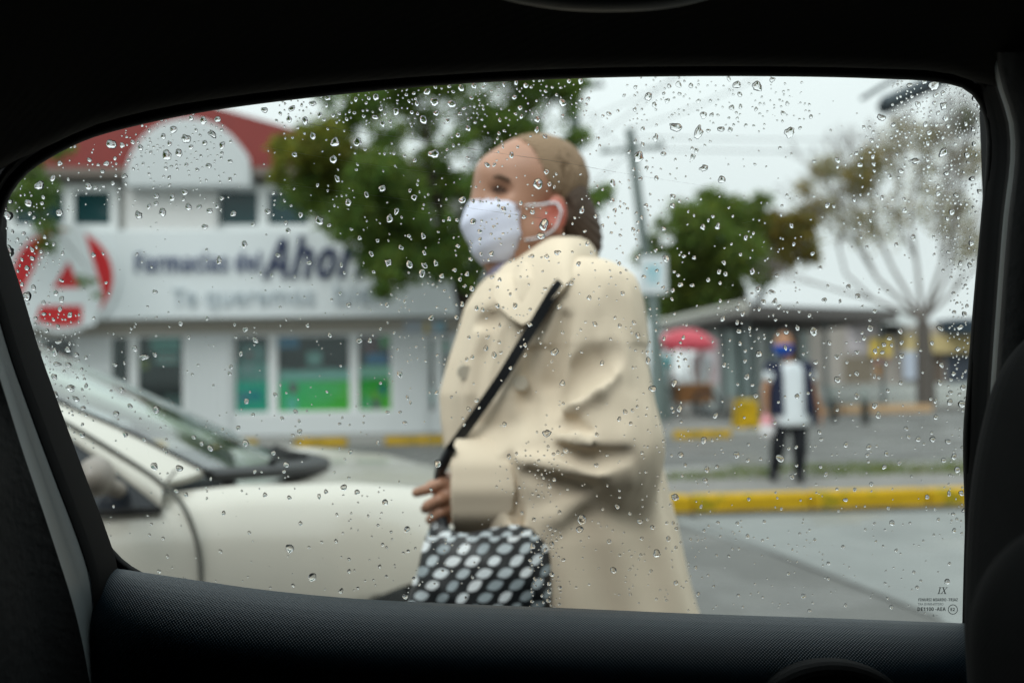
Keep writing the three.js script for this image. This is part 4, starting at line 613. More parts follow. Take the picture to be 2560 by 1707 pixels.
// ---------------------------------------------------------------- woman walking past in a beige coat
{
  const ZW = -1.7, w = (px, py, dz = 0) => onZ(px, py, ZW + dz), K = 1.7 / FPX;
  const base = w(1400, 955); base.y = 0;
  const g = thing('person', 'person in beige trench coat and white face mask with a black strap across the chest', 'person', base, 0);
  const skinC = lin(0.37, 0.19, 0.118);
  // ---- skin: head, neck, hand (fine) and the body under the clothes (coarse), joined to one mesh
  const skull = ell(w(1336, 452, 0), 0.091, 0.078, 0.072), brow = ell(w(1232, 448, 0.012), 0.03, 0.035, 0.052), cheek = ell(w(1262, 545, 0.02), 0.062, 0.062, 0.054), chin = ell(w(1240, 622, 0.015), 0.03, 0.026, 0.03), jaw = cone(w(1255, 628, 0.03), w(1372, 575, 0.045), 0.022, 0.022);
  const nose = cone(w(1207, 487, 0.018), w(1198, 546, 0.022), 0.01, 0.013), lips = ell(w(1205, 590, 0.018), 0.016, 0.02, 0.026);
  const ear0 = union(0.008, ell(w(1392, 532, 0.078), 0.017, 0.03, 0.008), ell(w(1384, 560, 0.078), 0.01, 0.012, 0.008)), earHole = ell(w(1386, 533, 0.092), 0.009, 0.017, 0.01);
  const neckC = cone(w(1330, 600, 0.0), w(1345, 720, 0.0), 0.056, 0.064), throat = cone(w(1262, 640, 0.01), w(1285, 730, 0.01), 0.03, 0.04);
  const socket = ell(w(1246, 474, 0.078), 0.022, 0.011, 0.018);
  const headF0 = union(0.03, skull, brow, cheek, chin, jaw), headF1 = union(0.018, headF0, nose, lips), neckF = union(0.03, neckC, throat);
  const headF = (x, y, z) => { let d = smin(smax(headF1(x, y, z), -socket(x, y, z), 0.012), smax(ear0(x, y, z), -earHole(x, y, z), 0.006), 0.006); return smin(d, neckF(x, y, z), 0.025); };
  const cut = w(1330, 745).y;
  const headG = sdfMesh((x, y, z) => Math.max(headF(x, y, z), cut - y), w(1336, 520).add(V3(-0.19, -0.19, -0.13)), w(1336, 520).add(V3(0.15, 0.15, 0.14)), 0.0042);
  // hand: palm inside the cuff, four fingers of unequal length bent round the strap, thumb on top
  const hz = 0.165, f3 = (a, b, c, e, r) => [cone(a, b, r, r * 0.95), cone(b, c, r * 0.95, r * 0.88), cone(c, e, r * 0.88, r * 0.76)];
  const palm = [cone(w(1190, 1222, hz), w(1128, 1226, hz), 0.028, 0.028), cone(w(1180, 1255, hz - 0.01), w(1125, 1268, hz - 0.005), 0.026, 0.024), cone(w(1250, 1235, hz), w(1180, 1240, hz), 0.03, 0.03)];
  const fingers = [f3(w(1136, 1204, hz + 0.012), w(1100, 1210, hz + 0.022), w(1066, 1224, hz + 0.018), w(1040, 1232, hz + 0.004), 0.0095), f3(w(1132, 1238, hz + 0.016), w(1098, 1250, hz + 0.03), w(1070, 1264, hz + 0.022), w(1062, 1272, hz - 0.004), 0.0098), f3(w(1132, 1266, hz + 0.012), w(1102, 1282, hz + 0.026), w(1080, 1296, hz + 0.018), w(1074, 1300, hz - 0.008), 0.0092), f3(w(1134, 1288, hz + 0.004), w(1112, 1306, hz + 0.016), w(1094, 1316, hz + 0.01), w(1088, 1318, hz - 0.01), 0.0082)];
  const thumb = [cone(w(1160, 1205, hz - 0.02), w(1115, 1200, hz - 0.04), 0.013, 0.011), cone(w(1115, 1200, hz - 0.04), w(1076, 1216, hz - 0.035), 0.011, 0.0085)];
  const palmF = union(0.02, ...palm), handF = (x, y, z) => { let d = palmF(x, y, z); for (const fi of fingers) d = smin(d, Math.min(...fi.map(q => q(x, y, z))), 0.005); return smin(d, union(0.006, ...thumb)(x, y, z), 0.008); };
  const hl = w(1130, 1250, hz).add(V3(-0.085, -0.075, -0.085)), hh = w(1130, 1250, hz).add(V3(0.085, 0.07, 0.07));
  const handG = sdfMesh(handF, hl, hh, 0.0032);
  const B = (px, y, dz) => { const p = w(px, 955, dz); p.y = y; return p; };
  const bodyF = union(0.04, cone(w(1345, 735), w(1370, 800), 0.06, 0.09), cone(w(1375, 800, 0), w(1380, 1150, 0), 0.12, 0.12), cone(w(1470, 790, 0.13), w(1505, 1120, 0.17), 0.045, 0.04), cone(w(1505, 1120, 0.17), w(1220, 1232, hz), 0.04, 0.03), cone(w(1440, 800, -0.15), w(1450, 1150, -0.2), 0.045, 0.04), cone(w(1450, 1150, -0.2), w(1380, 1400, -0.2), 0.04, 0.03), cone(B(1390, 0.98, 0.08), B(1430, 0.5, 0.08), 0.075, 0.05), cone(B(1430, 0.5, 0.08), B(1520, 0.09, 0.08), 0.05, 0.032), cone(B(1390, 0.98, -0.08), B(1330, 0.5, -0.08), 0.075, 0.05), cone(B(1330, 0.5, -0.08), B(1290, 0.09, -0.08), 0.05, 0.032), cone(w(1380, 1150), B(1395, 0.95, 0), 0.12, 0.13));
  const bodyG = sdfMesh(bodyF, V3(base.x - 0.35, 0.02, ZW - 0.32), V3(base.x + 0.35, 1.32, ZW + 0.3), 0.016);
  const skinG = merge([headG, handG, bodyG]); { // flushed ear, paler brow: skin colours that belong to the face
    const P = skinG.attributes.position, col = new Float32Array(P.count * 3), e = w(1392, 534, 0.078);
    for (let i = 0; i < P.count; i++) { const f = 1 - smooth(0.012, 0.05, Math.hypot(P.getX(i) - e.x, P.getY(i) - e.y, P.getZ(i) - e.z)), v = 0.94 + 0.12 * fbm(P.getX(i) * 40, P.getY(i) * 40, P.getZ(i) * 40, 2); col[i * 3] = v * (1 + 0.15 * f); col[i * 3 + 1] = v * (1 - 0.45 * f); col[i * 3 + 2] = v * (1 - 0.4 * f); }
    skinG.setAttribute('color', new THREE.BufferAttribute(col, 3));
  }
  worldPart('body', skinG, phys([skinC.r, skinC.g, skinC.b], 0.5, { vertexColors: true }), g);
  // ---- hair drawn back to a low knot
  const hairL = std([0.235, 0.16, 0.1], 0.75), hs = w(1336, 452, 0);
  const hairShell = ell(w(1339, 451, 0), 0.0925, 0.08, 0.0738), backHair = union(0.02, ell(w(1424, 525, 0.0), 0.038, 0.062, 0.056), ell(w(1462, 572, 0), 0.026, 0.042, 0.038), ell(w(1476, 612, 0), 0.018, 0.03, 0.026));
  const hx = (px) => w(px, 452).x, hy = (py) => w(1336, py).y;
  const hairline = (x, y, z) => { const t = clamp((hy(360) - y) / (hy(520) - hy(360)) * -1, 0, 1); const lx = lerp(hx(1290), hx(1380), Math.pow(t, 0.55)); return lx - x; };
  const hairSdf = (x, y, z) => { let d = smax(hairShell(x, y, z), hairline(x, y, z), 0.004); const strand = 0.0017 * Math.sin(Math.atan2(y - hs.y - 0.02, x - hs.x - 0.1) * 90 + z * 60); const e = Math.hypot(x - w(1392, 534).x, y - w(1392, 534).y) - 0.026; return Math.max(d + strand, z > ZW + 0.055 ? -e : -1, hy(640) - y); };
  worldPart('hair_tail', sdfMesh((x, y, z) => Math.max(backHair(x, y, z) + 0.0014 * Math.sin(Math.atan2(y - hs.y, x - hs.x) * 70 + z * 90), hy(650) - y, z > ZW + 0.05 ? 0.024 - Math.hypot(x - w(1392, 534).x, y - w(1392, 534).y) : -1), hs.clone().add(V3(-0.03, -0.19, -0.11)), hs.clone().add(V3(0.16, 0.06, 0.11)), 0.004), std([0.075, 0.052, 0.038], 0.7), g);
  worldPart('hair', sdfMesh(hairSdf, hs.clone().add(V3(-0.13, -0.17, -0.11)), hs.clone().add(V3(0.15, 0.11, 0.11)), 0.004), hairL, g);
  // ---- brow, eye and lashes
  worldPart('eyebrow', tube([w(1228, 446, 0.062), w(1248, 440, 0.069), w(1274, 450, 0.072)], 0.003, 10, 6), std([0.12, 0.075, 0.05], 0.9), g);
  worldPart('eye', new THREE.SphereGeometry(0.0095, 20, 14).scale(1, 0.7, 0.8).translate(...w(1246, 475, 0.056).toArray()), std([0.3, 0.2, 0.15], 0.4), g);
  worldPart('eyelashes', tube([w(1230, 474, 0.066), w(1246, 469, 0.0685), w(1266, 476, 0.066)], 0.0022, 10, 6), std([0.03, 0.02, 0.018], 0.9), g);
  // ---- folded cloth mask with ear loops
  const maskBase = union(0.025, ell(w(1256, 556, 0.022), 0.064, 0.064, 0.06), ell(w(1254, 615, 0.018), 0.046, 0.048, 0.05), cone(w(1214, 494, 0.022), w(1190, 562, 0.024), 0.013, 0.018));
  const plane = (a, b) => { const nx = -(b[1] - a[1]), ny = b[0] - a[0], L = Math.hypot(nx, ny), p = w(a[0], a[1], 0.06); return (x, y) => (((x - p.x) / K) * nx + (-(y - p.y) / K) * ny) / L * K; };
  const pTop = plane([1320, 510], [1180, 476]), pBot = plane([1170, 640], [1330, 610]), notch = ell(w(1352, 556, 0.06), 0.034, 0.03, 0.2);
  const maskF = (x, y, z) => { const pl = 0.0016 * Math.max(0, Math.sin((y - w(1240, 560).y) * 120 - (x - w(1240, 560).x) * 40)); let d = maskBase(x, y, z) - pl; d = Math.max(d, -headF1(x, y, z) + 0.002, pTop(x, y) * 1, hy(664) - y, x - hx(1334)); return smax(d, -notch(x, y, z), 0.006); };
  worldPart('face_mask', sdfMesh(maskF, w(1240, 575).add(V3(-0.11, -0.1, -0.09)), w(1240, 575).add(V3(0.11, 0.09, 0.12)), 0.0034), std([0.66, 0.68, 0.8], 0.85), g);
  worldPart('ear_loop', tube([w(1314, 514, 0.072), w(1350, 512, 0.08), w(1392, 508, 0.086), w(1404, 530, 0.09)], 0.002, 16, 6), std([0.68, 0.7, 0.74], 0.85), g);
  worldPart('ear_loop', tube([w(1312, 600, 0.066), w(1346, 594, 0.078), w(1386, 572, 0.086), w(1404, 530, 0.09)], 0.0016, 16, 6), std([0.68, 0.7, 0.74], 0.85), g);
  // ---- coat
  const T = [[655, 1270, 1425, 0.09], [680, 1240, 1490, 0.15], [720, 1203, 1545, 0.185], [770, 1170, 1580, 0.2], [830, 1150, 1600, 0.205], [900, 1124, 1610, 0.205], [980, 1101, 1622, 0.205], [1050, 1103, 1630, 0.2], [1130, 1118, 1636, 0.212], [1200, 1135, 1652, 0.235], [1300, 1150, 1680, 0.25], [1400, 1152, 1706, 0.256], [1537, 1145, 1738, 0.262], [1980, 1120, 1800, 0.29]].map(([py, l, r, b]) => { const L = w(l, py), R = w(r, py); return { y: (L.y + R.y) / 2, cx: (L.x + R.x) / 2, a: (R.x - L.x) / 2, b }; });
  const torso = (x, y, z) => { let i = 0; while (i < T.length - 2 && y < T[i + 1].y) i++; const A = T[i], Bq = T[i + 1], t = clamp((A.y - y) / (A.y - Bq.y)), cx = lerp(A.cx, Bq.cx, t), a = lerp(A.a, Bq.a, t), b = lerp(A.b, Bq.b, t); const u = (x - cx) / a, v = (z - ZW) / b, r = Math.pow(Math.abs(u) ** 2.3 + Math.abs(v) ** 2.3, 1 / 2.3); const an = Math.atan2(v, u); const low = smooth(w(0, 1150).y, w(0, 1500).y, y); return (r - 1) * Math.min(a, b) * 0.9 - 0.004 * low * Math.sin(an * 7 + y * 3) - 0.0035 * Math.sin(an * 13 - y * 9) - 0.008 * (noise3(x * 15, y * 6, z * 15) - 0.5); };
  const fold = (pts, r) => { const c = []; for (let i = 0; i + 1 < pts.length; i++) c.push(cone(w(...pts[i]), w(...pts[i + 1]), r, r)); return (x, y, z) => Math.min(...c.map(f => f(x, y, z))); };
  const shN = w(1478, 762, 0.16), elN = w(1512, 1120, 0.2), cuN = w(1262, 1218, hz), shF = w(1440, 770, -0.15), elF = w(1450, 1150, -0.22), cuF = w(1360, 1380, -0.2);
  const upper = cone(shN, elN, 0.073, 0.08), fore = cone(elN, cuN, 0.082, 0.074), upF = cone(shF, elF, 0.08, 0.075), foF = cone(elF, cuF, 0.075, 0.06);
  const arm = (x, y, z) => { const wr = noise3(x * 26, y * 16, z * 20) - 0.5; return smin(upper(x, y, z), fore(x, y, z), 0.03) - 0.009 * wr - 0.004 * (noise3(x * 70, y * 30, z * 60) - 0.5); };
  const skinOf = (x, y, z) => Math.min(torso(x, y, z), arm(x, y, z)), touch = (px, py, lift) => { const v = ray(px, py).normalize(); let t = 1.1; for (let i = 0; i < 120; i++) { const p = camera.position.clone().addScaledVector(v, t), d = skinOf(p.x, p.y, p.z); if (d < 0.001 || t > 2.1) return p.addScaledVector(v, -lift); t += Math.max(0.0015, d * 0.7); } return camera.position.clone().addScaledVector(v, 1.6); };
  const lineF = (pts, r, lift) => { const P = pts.map(([a, b]) => touch(a, b, lift)), c = []; for (let i = 0; i + 1 < P.length; i++) { const e0 = i === 0 ? 0.45 : 1, e1 = i + 2 === P.length ? 0.45 : 1; c.push(cone(P[i], P[i + 1], r * e0, r * e1)); } return (x, y, z) => { let d = 9; for (const f of c) d = Math.min(d, f(x, y, z)); return d; }; };
  const ridges = [[[[1395, 1026], [1440, 1002], [1490, 968], [1530, 930]], 0.016, 0.004, 0.02], [[[1398, 1094], [1440, 1100], [1490, 1128]], 0.014, 0.005, 0.016], [[[1300, 1150], [1350, 1160], [1420, 1168], [1500, 1180]], 0.012, 0.002, 0.02], [[[1330, 1300], [1390, 1290], [1450, 1250]], 0.014, 0.0, 0.02], [[[1300, 1290], [1305, 1330], [1340, 1345]], 0.026, -0.004, 0.03]].map(([p, r, l, k]) => [lineF(p, r, l), k]);
  const grooves = [[[[1392, 996], [1436, 950], [1488, 908], [1535, 880]], 0.022, 0.008, 0.02], [[[1396, 1060], [1428, 1063], [1468, 1076]], 0.011, 0.0, 0.008], [[[1415, 1128], [1490, 1150], [1575, 1140]], 0.013, 0.004, 0.014], [[[1408, 800], [1386, 880], [1376, 960], [1382, 1044]], 0.016, 0.006, 0.016], [[[1264, 1140], [1276, 1230], [1304, 1322]], 0.012, 0.003, 0.014], [[[1330, 1190], [1400, 1215], [1470, 1225]], 0.012, 0.006, 0.016]].map(([p, r, l, k]) => [lineF(p, r, l), k]);
  const chest = [[[[1188, 806], [1222, 800], [1256, 790]], 0.016, 0.0, 0.01], [[[1232, 812], [1205, 890], [1190, 980]], 0.012, 0.004, 0.014], [[[1262, 806], [1246, 900], [1230, 980]], 0.011, 0.004, 0.014], [[[1332, 890], [1322, 1000], [1316, 1095]], 0.015, 0.005, 0.016], [[[1180, 1010], [1186, 1060], [1190, 1110]], 0.012, 0.003, 0.014]].map(([p, r, l, k]) => [lineF(p, r, l), k]);
  const hem = w(1400, 1900).y, neckHole = cone(w(1300, 600, 0), w(1320, 705, 0), 0.085, 0.05);
  const coatF = (x, y, z) => {
    let d = smin(torso(x, y, z), smin(upF(x, y, z), foF(x, y, z), 0.03), 0.03);
    d = Math.max(d, y - w(1350, 655).y);
    for (const [f, k] of chest) d = smax(d, -f(x, y, z), k);
    let a = arm(x, y, z);
    for (const [f, k] of ridges) a = smin(a, f(x, y, z), k);
    for (const [f, k] of grooves) a = smax(a, -f(x, y, z), k);
    d = smin(d, a, lerp(0.02, 0.055, smooth(w(1450, 1000).x, w(1600, 1000).x, x)) + (y > w(0, 900).y ? 0.02 : 0));
    for (const [f, k] of grooves) d = smax(d, -f(x, y, z), k);
    d = smax(d, -neckHole(x, y, z), 0.015);
    return Math.max(d, hem - y);
  };
  const coatM = std([0.63, 0.53, 0.405], 0.85);
  worldPart('coat', sdfMesh(coatF, V3(base.x - 0.4, hem - 0.02, ZW - 0.36), V3(base.x + 0.42, w(1350, 640).y, ZW + 0.34), 0.0075), coatM, g);
  // turned-back cuff of the near sleeve
  const c0 = w(1140, 1222, hz), c1 = w(1278, 1220, hz + 0.006), cuffA = cone(c0, c1, 0.066, 0.07), cuffI = cone(w(1080, 1222, hz), c1, 0.05, 0.052);
  const ax = c1.clone().sub(c0).normalize(), cs = (p, x, y, z) => (x - p.x) * ax.x + (y - p.y) * ax.y + (z - p.z) * ax.z;
  const cuffLine = (x, y, z) => { const p = V3(x, y, z).sub(c0), t = p.dot(ax), q = p.addScaledVector(ax, -t); return Math.hypot(q.y / 1.06, q.z * 1.05); };
  worldPart('cuff', sdfMesh((x, y, z) => { const t = cs(c0, x, y, z), L = c0.distanceTo(c1), r = cuffLine(x, y, z); return smax(Math.max(Math.abs(r - 0.066) - 0.006 - 0.0008 * Math.sin(y * 160), -t, t - L + 0.012 * Math.sin(y * 30)), -1, 0.004); }, w(1200, 1220, hz).add(V3(-0.11, -0.11, -0.12)), w(1200, 1220, hz).add(V3(0.11, 0.11, 0.12)), 0.005), coatM, g);
  // collar lying on the shoulders, shoulder strap, storm flap
  const hit = (px, py, lift = 0.004) => { const v = ray(px, py).normalize(); let t = 1.15; for (let i = 0; i < 140; i++) { const p = camera.position.clone().addScaledVector(v, t), d = coatF(p.x, p.y, p.z); if (d < lift || t > 2.2) return p; t += Math.max(0.0015, (d - lift) * 0.6); } return camera.position.clone().addScaledVector(v, 1.6); };
  const inner = resample([[1226, 690, 0.055], [1262, 668, 0.085], [1318, 630, 0.1], [1372, 596, 0.09], [1412, 592, 0.04], [1428, 600, -0.02], [1420, 615, -0.07]].map(p => w(...p)), 24), outer = resample([...[[1232, 740, 0.012], [1262, 782, 0.016], [1312, 812, 0.012], [1362, 765, 0.012], [1415, 712, 0.012]].map(p => hit(...p)), ...[[1468, 664, 0.13], [1500, 655, 0.03], [1490, 665, -0.08]].map(p => w(...p))], 24);
  const row = t => inner.map((p, i) => { const q = p.clone().lerp(outer[i], t), b = Math.sin(t * Math.PI); return q.add(V3(0.006 * b, 0.014 * b, 0.014 * b)); });
  worldPart('collar', slab([0, 0.15, 0.3, 0.5, 0.7, 0.85, 1].map(row), -0.006), coatM, g);
  worldPart('lapel', slab([[w(1224, 690, 0.06), w(1246, 694, 0.075), w(1262, 705, 0.08)], [w(1204, 735, 0.1), w(1232, 742, 0.125), w(1256, 742, 0.14)], [w(1184, 778, 0.12), w(1222, 776, 0.15), w(1256, 770, 0.165)]].map(r => resample(r, 8)), -0.006), coatM, g);
  const strapOn = (pts, wd, th, lift) => { const c = pts.map(([a, b]) => hit(a, b, lift)), P = resample(c, 60), rowsL = [], rowsR = []; P.forEach((p, i) => { const d = P[Math.min(i + 1, 60)].clone().sub(P[Math.max(i - 1, 0)]).normalize(), v = camera.position.clone().sub(p).normalize(), s = d.cross(v).normalize().multiplyScalar(wd / 2); rowsL.push(p.clone().add(s)); rowsR.push(p.clone().sub(s)); }); return slab([rowsR, P, rowsL], th); };
  for (const [px, py] of [[1302, 958], [1162, 930]]) { const p = hit(px, py, 0.002), n = camera.position.clone().sub(p).normalize(); worldPart('button', new THREE.CylinderGeometry(0.011, 0.012, 0.006, 20).applyQuaternion(new THREE.Quaternion().setFromUnitVectors(V3(0, 1, 0), n)).translate(p.x, p.y, p.z), std([0.45, 0.4, 0.32], 0.35), g); }
  // dark blouse edge at the throat
  worldPart('blouse', sdfMesh(union(0.02, cone(w(1262, 690, 0.045), w(1235, 760, 0.05), 0.02, 0.03), cone(w(1300, 700, 0.0), w(1330, 760, 0), 0.06, 0.07)), w(1290, 720).add(V3(-0.12, -0.09, -0.1)), w(1290, 720).add(V3(0.12, 0.06, 0.12)), 0.007), std([0.2, 0.18, 0.24], 0.9), g);
  // trousers and shoes
  worldPart('trousers', sdfMesh(union(0.02, cone(B(1390, 0.9, 0.09), B(1430, 0.5, 0.09), 0.1, 0.075), cone(B(1430, 0.5, 0.09), B(1520, 0.13, 0.09), 0.075, 0.065), cone(B(1390, 0.9, -0.09), B(1330, 0.5, -0.09), 0.1, 0.075), cone(B(1330, 0.5, -0.09), B(1290, 0.13, -0.09), 0.075, 0.065)), V3(base.x - 0.35, 0.04, ZW - 0.25), V3(base.x + 0.4, 1.0, ZW + 0.25), 0.014), std([0.03, 0.03, 0.035], 0.9), g);
  for (const [px, dz] of [[1495, 0.09], [1265, -0.09]]) worldPart('shoe', sdfMesh((x, y, z) => Math.max(union(0.02, ell(B(px, 0.045, dz), 0.12, 0.045, 0.045), ell(B(px + 30, 0.07, dz), 0.06, 0.06, 0.042))(x, y, z), 0.002 - y), B(px, 0, dz).add(V3(-0.16, -0.02, -0.08)), B(px, 0.16, dz).add(V3(0.16, 0, 0.08)), 0.008), std([0.02, 0.02, 0.02], 0.5), g);
  // ---- the bag she carries: a separate thing
  const bag = thing('shoulder_bag', 'black handbag with white polka dots held under the forearm of the coat', 'bag', w(1200, 1720, 0.2), 0);
  const dots = canvasTex(512, 512, (c, W, H) => { c.fillStyle = '#0b0d0f'; c.fillRect(0, 0, W, H); c.fillStyle = '#d3d8da'; for (let j = -1; j < 14; j++) for (let i = -1; i < 9; i++) { const x = (i + (j % 2 ? 0.5 : 0)) * 73.14, y = j * 39.385; c.save(); c.translate(x + 8 * (hash3(i % 7 + 7, (j + 13) % 13, 5) - 0.5), y); c.rotate(-0.15 - 0.35 * hash3(i % 7 + 7, (j + 13) % 13, 8)); c.fillStyle = ['#d6dbdd', '#b9c1c4', '#e0e3e4', '#98a2a6'][Math.floor(hash3((i + 7) % 7, (j + 13) % 13, 4) * 4)]; c.beginPath(); const e = 1 + 0.3 * (hash3((i + 7) % 7, (j + 13) % 13, 2) - 0.5); c.moveTo(-27 * e, 2); c.quadraticCurveTo(-14, -17 * e, 8 * e, -15); c.quadraticCurveTo(24, -10, 27 * e, -2); c.quadraticCurveTo(14, 17 * e, -8 * e, 15); c.quadraticCurveTo(-24, 10, -27 * e, 2); c.fill(); c.restore(); } });
  const bf = []; for (let j = 0; j <= 20; j++) { const v = j / 20, rowb = []; for (let i = 0; i <= 40; i++) { const a = i / 40 * Math.PI * 2, py = lerp(1316, 1700, v), l = lerp(1072, 985, clamp(v * 1.25)), r = lerp(1398, 1362, v), cx = (l + r) / 2, c = w(cx, py, 0.232), hw = (w(r, py, 0.232).x - w(l, py, 0.232).x) / 2, th = 0.055 * Math.sin(Math.PI * Math.min(0.98, 0.12 + v * 0.8)) + 0.006; const ca = Math.cos(a), sa = Math.sin(a), se = x => Math.sign(x) * Math.pow(Math.abs(x), 0.75); rowb.push(V3(c.x + hw * se(ca), c.y + 0.006 * Math.sin(i * 0.9 + j), c.z + th * se(sa) + 0.003 * Math.sin(a * 5 + j * 0.6))); } bf.push(rowb); }
  const bgeo = loft(bf, false, false); { const P = bgeo.attributes.position, U = bgeo.attributes.uv, o = w(985, 1700, 0.232); for (let i = 0; i < P.count; i++) U.setXY(i, (P.getX(i) - o.x) / 0.21, (P.getY(i) - o.y) / 0.21); }
  dots.wrapS = dots.wrapT = THREE.RepeatWrapping;
  worldPart('pouch', bgeo, new THREE.MeshStandardMaterial({ map: dots, roughness: 0.45, side: THREE.DoubleSide }), bag);
  worldPart('bag_base', loft([bf[20], bf[20].map(p => V3(lerp(p.x, bf[20][10].x, 0.95), p.y - 0.012, lerp(p.z, ZW + 0.232, 0.95)))]), std([0.012, 0.013, 0.015], 0.5), bag);
  const strapM = std([0.011, 0.012, 0.014], 0.5);
  worldPart('strap', strapOn([[1404, 706], [1390, 722], [1342, 800], [1290, 885], [1250, 950], [1180, 1050], [1128, 1122]], 0.0165, -0.005, 0.014), strapM, bag);
  worldPart('strap', tube([w(1128, 1120, 0.215), w(1108, 1160, 0.2), w(1098, 1195, 0.155), w(1100, 1260, 0.165), w(1112, 1330, 0.215)], 0.0085, 20, 8), strapM, bag);
}
// ---------------------------------------------------------------- the car we sit in: rear side door, window, pillars, roof lining
const TILT = 0.16, GZ = -0.83;
const glassN = V3(0, -TILT, 1).normalize();                        // towards the cabin; the glass leans in at the top
const glassP0 = V3(0, EYE, GZ);
function onGlass(px, py, off = 0) { const v = ray(px, py), o = glassP0.clone().addScaledVector(glassN, off).sub(camera.position); return v.multiplyScalar(o.dot(glassN) / v.dot(glassN)).add(camera.position); }
const s2 = 2560 / 2352;
const outlinePx = [[215, 315], [160, 338], [110, 365], [60, 400], [25, 445], [8, 490], [3, 540], [10, 620], [30, 700], [60, 790], [90, 870], [120, 960], [150, 1040], [180, 1110], [210, 1180], [245, 1242], [282, 1285], [330, 1316], [400, 1340], [520, 1362], [700, 1390], [1000, 1430], [1300, 1448], [1600, 1460], [1900, 1470], [2100, 1478], [2205, 1484], [2216, 1470], [2217, 1400], [2217, 1200], [2213, 1000], [2222, 880], [2236, 700], [2254, 500], [2266, 360], [2265, 296], [2250, 240], [2222, 208], [2170, 191], [2000, 180], [1700, 175], [1400, 178], [1100, 190], [800, 215], [500, 252], [350, 280]].map(([x, y]) => [x * s2, y * s2]);
const NO = 220, outline2 = new THREE.CatmullRomCurve3(outlinePx.map(([x, y]) => V3(x, y, 0)), true, 'centripetal').getSpacedPoints(NO).slice(0, NO).map(p => [p.x, p.y]);
const outNormal = outline2.map((p, i) => { const a = outline2[(i + NO - 1) % NO], b = outline2[(i + 1) % NO], dx = b[0] - a[0], dy = b[1] - a[1], L = Math.hypot(dx, dy); return [-dy / L, dx / L]; });
{ let ar = 0; outline2.forEach((p, i) => { const q = outline2[(i + 1) % NO]; ar += p[0] * q[1] - q[0] * p[1]; }); if (ar > 0) outNormal.forEach(n => { n[0] *= -1; n[1] *= -1; }); }
const ring = (dpx, off) => outline2.map(([x, y], i) => { const d = typeof dpx === 'function' ? dpx(x, y) : dpx; return onGlass(x + outNormal[i][0] * d, y + outNormal[i][1] * d, off); });
const ownCar = thing('car_interior', 'dark car interior round the rain-spotted rear side window', 'car', V3(0, 0, GZ + 0.3), 0);
const grain = dataTex(256, 256, (u, v) => { const k = clamp(0.5 + 1.5 * (tileN(u, v, 26, 3) - 0.5)); return [k, k, k]; });
const weave = dataTex(64, 64, (u, v) => { const k = 0.5 + 0.25 * Math.sin(u * 6.283 * 8) * Math.sin(v * 6.283 * 8) + 0.25 * (rnd() - 0.5); return [k, k, k]; });
const dotsBump = dataTex(128, 128, (u, v) => { const f = 8, a = u * f, b = v * f * 1.0; const k = 0.5 + 0.25 * (Math.cos((a + b) * Math.PI) - Math.cos((a - b) * Math.PI)); return [k, k, k]; });
const own = { rubber: std([0.005, 0.0054, 0.0058], 0.7, { specularIntensity: 0.2 }), trim: std([0.009, 0.01, 0.0105], 0.7, { bumpMap: grain, bumpScale: 0.0006 }), panel: std([0.005, 0.02, 0.034], 0.32, { specularIntensity: 0.5, bumpMap: dotsBump, bumpScale: 0.0005 }), cloth: std([0.028, 0.026, 0.024], 0.95, { bumpMap: weave, bumpScale: 0.0004 }), seat: std([0.01, 0.0108, 0.0115], 0.95, { bumpMap: weave, bumpScale: 0.0006 }), grey: std([0.12, 0.14, 0.145], 0.4), paintIn: std([0.006, 0.0066, 0.007], 0.7) };
const scaleUV = (g, k) => { const U = g.attributes.uv; for (let i = 0; i < U.count; i++) U.setXY(i, U.getX(i) * k, U.getY(i) * k); return g; };
const door = new THREE.Group(); door.name = 'door'; ownCar.add(door);
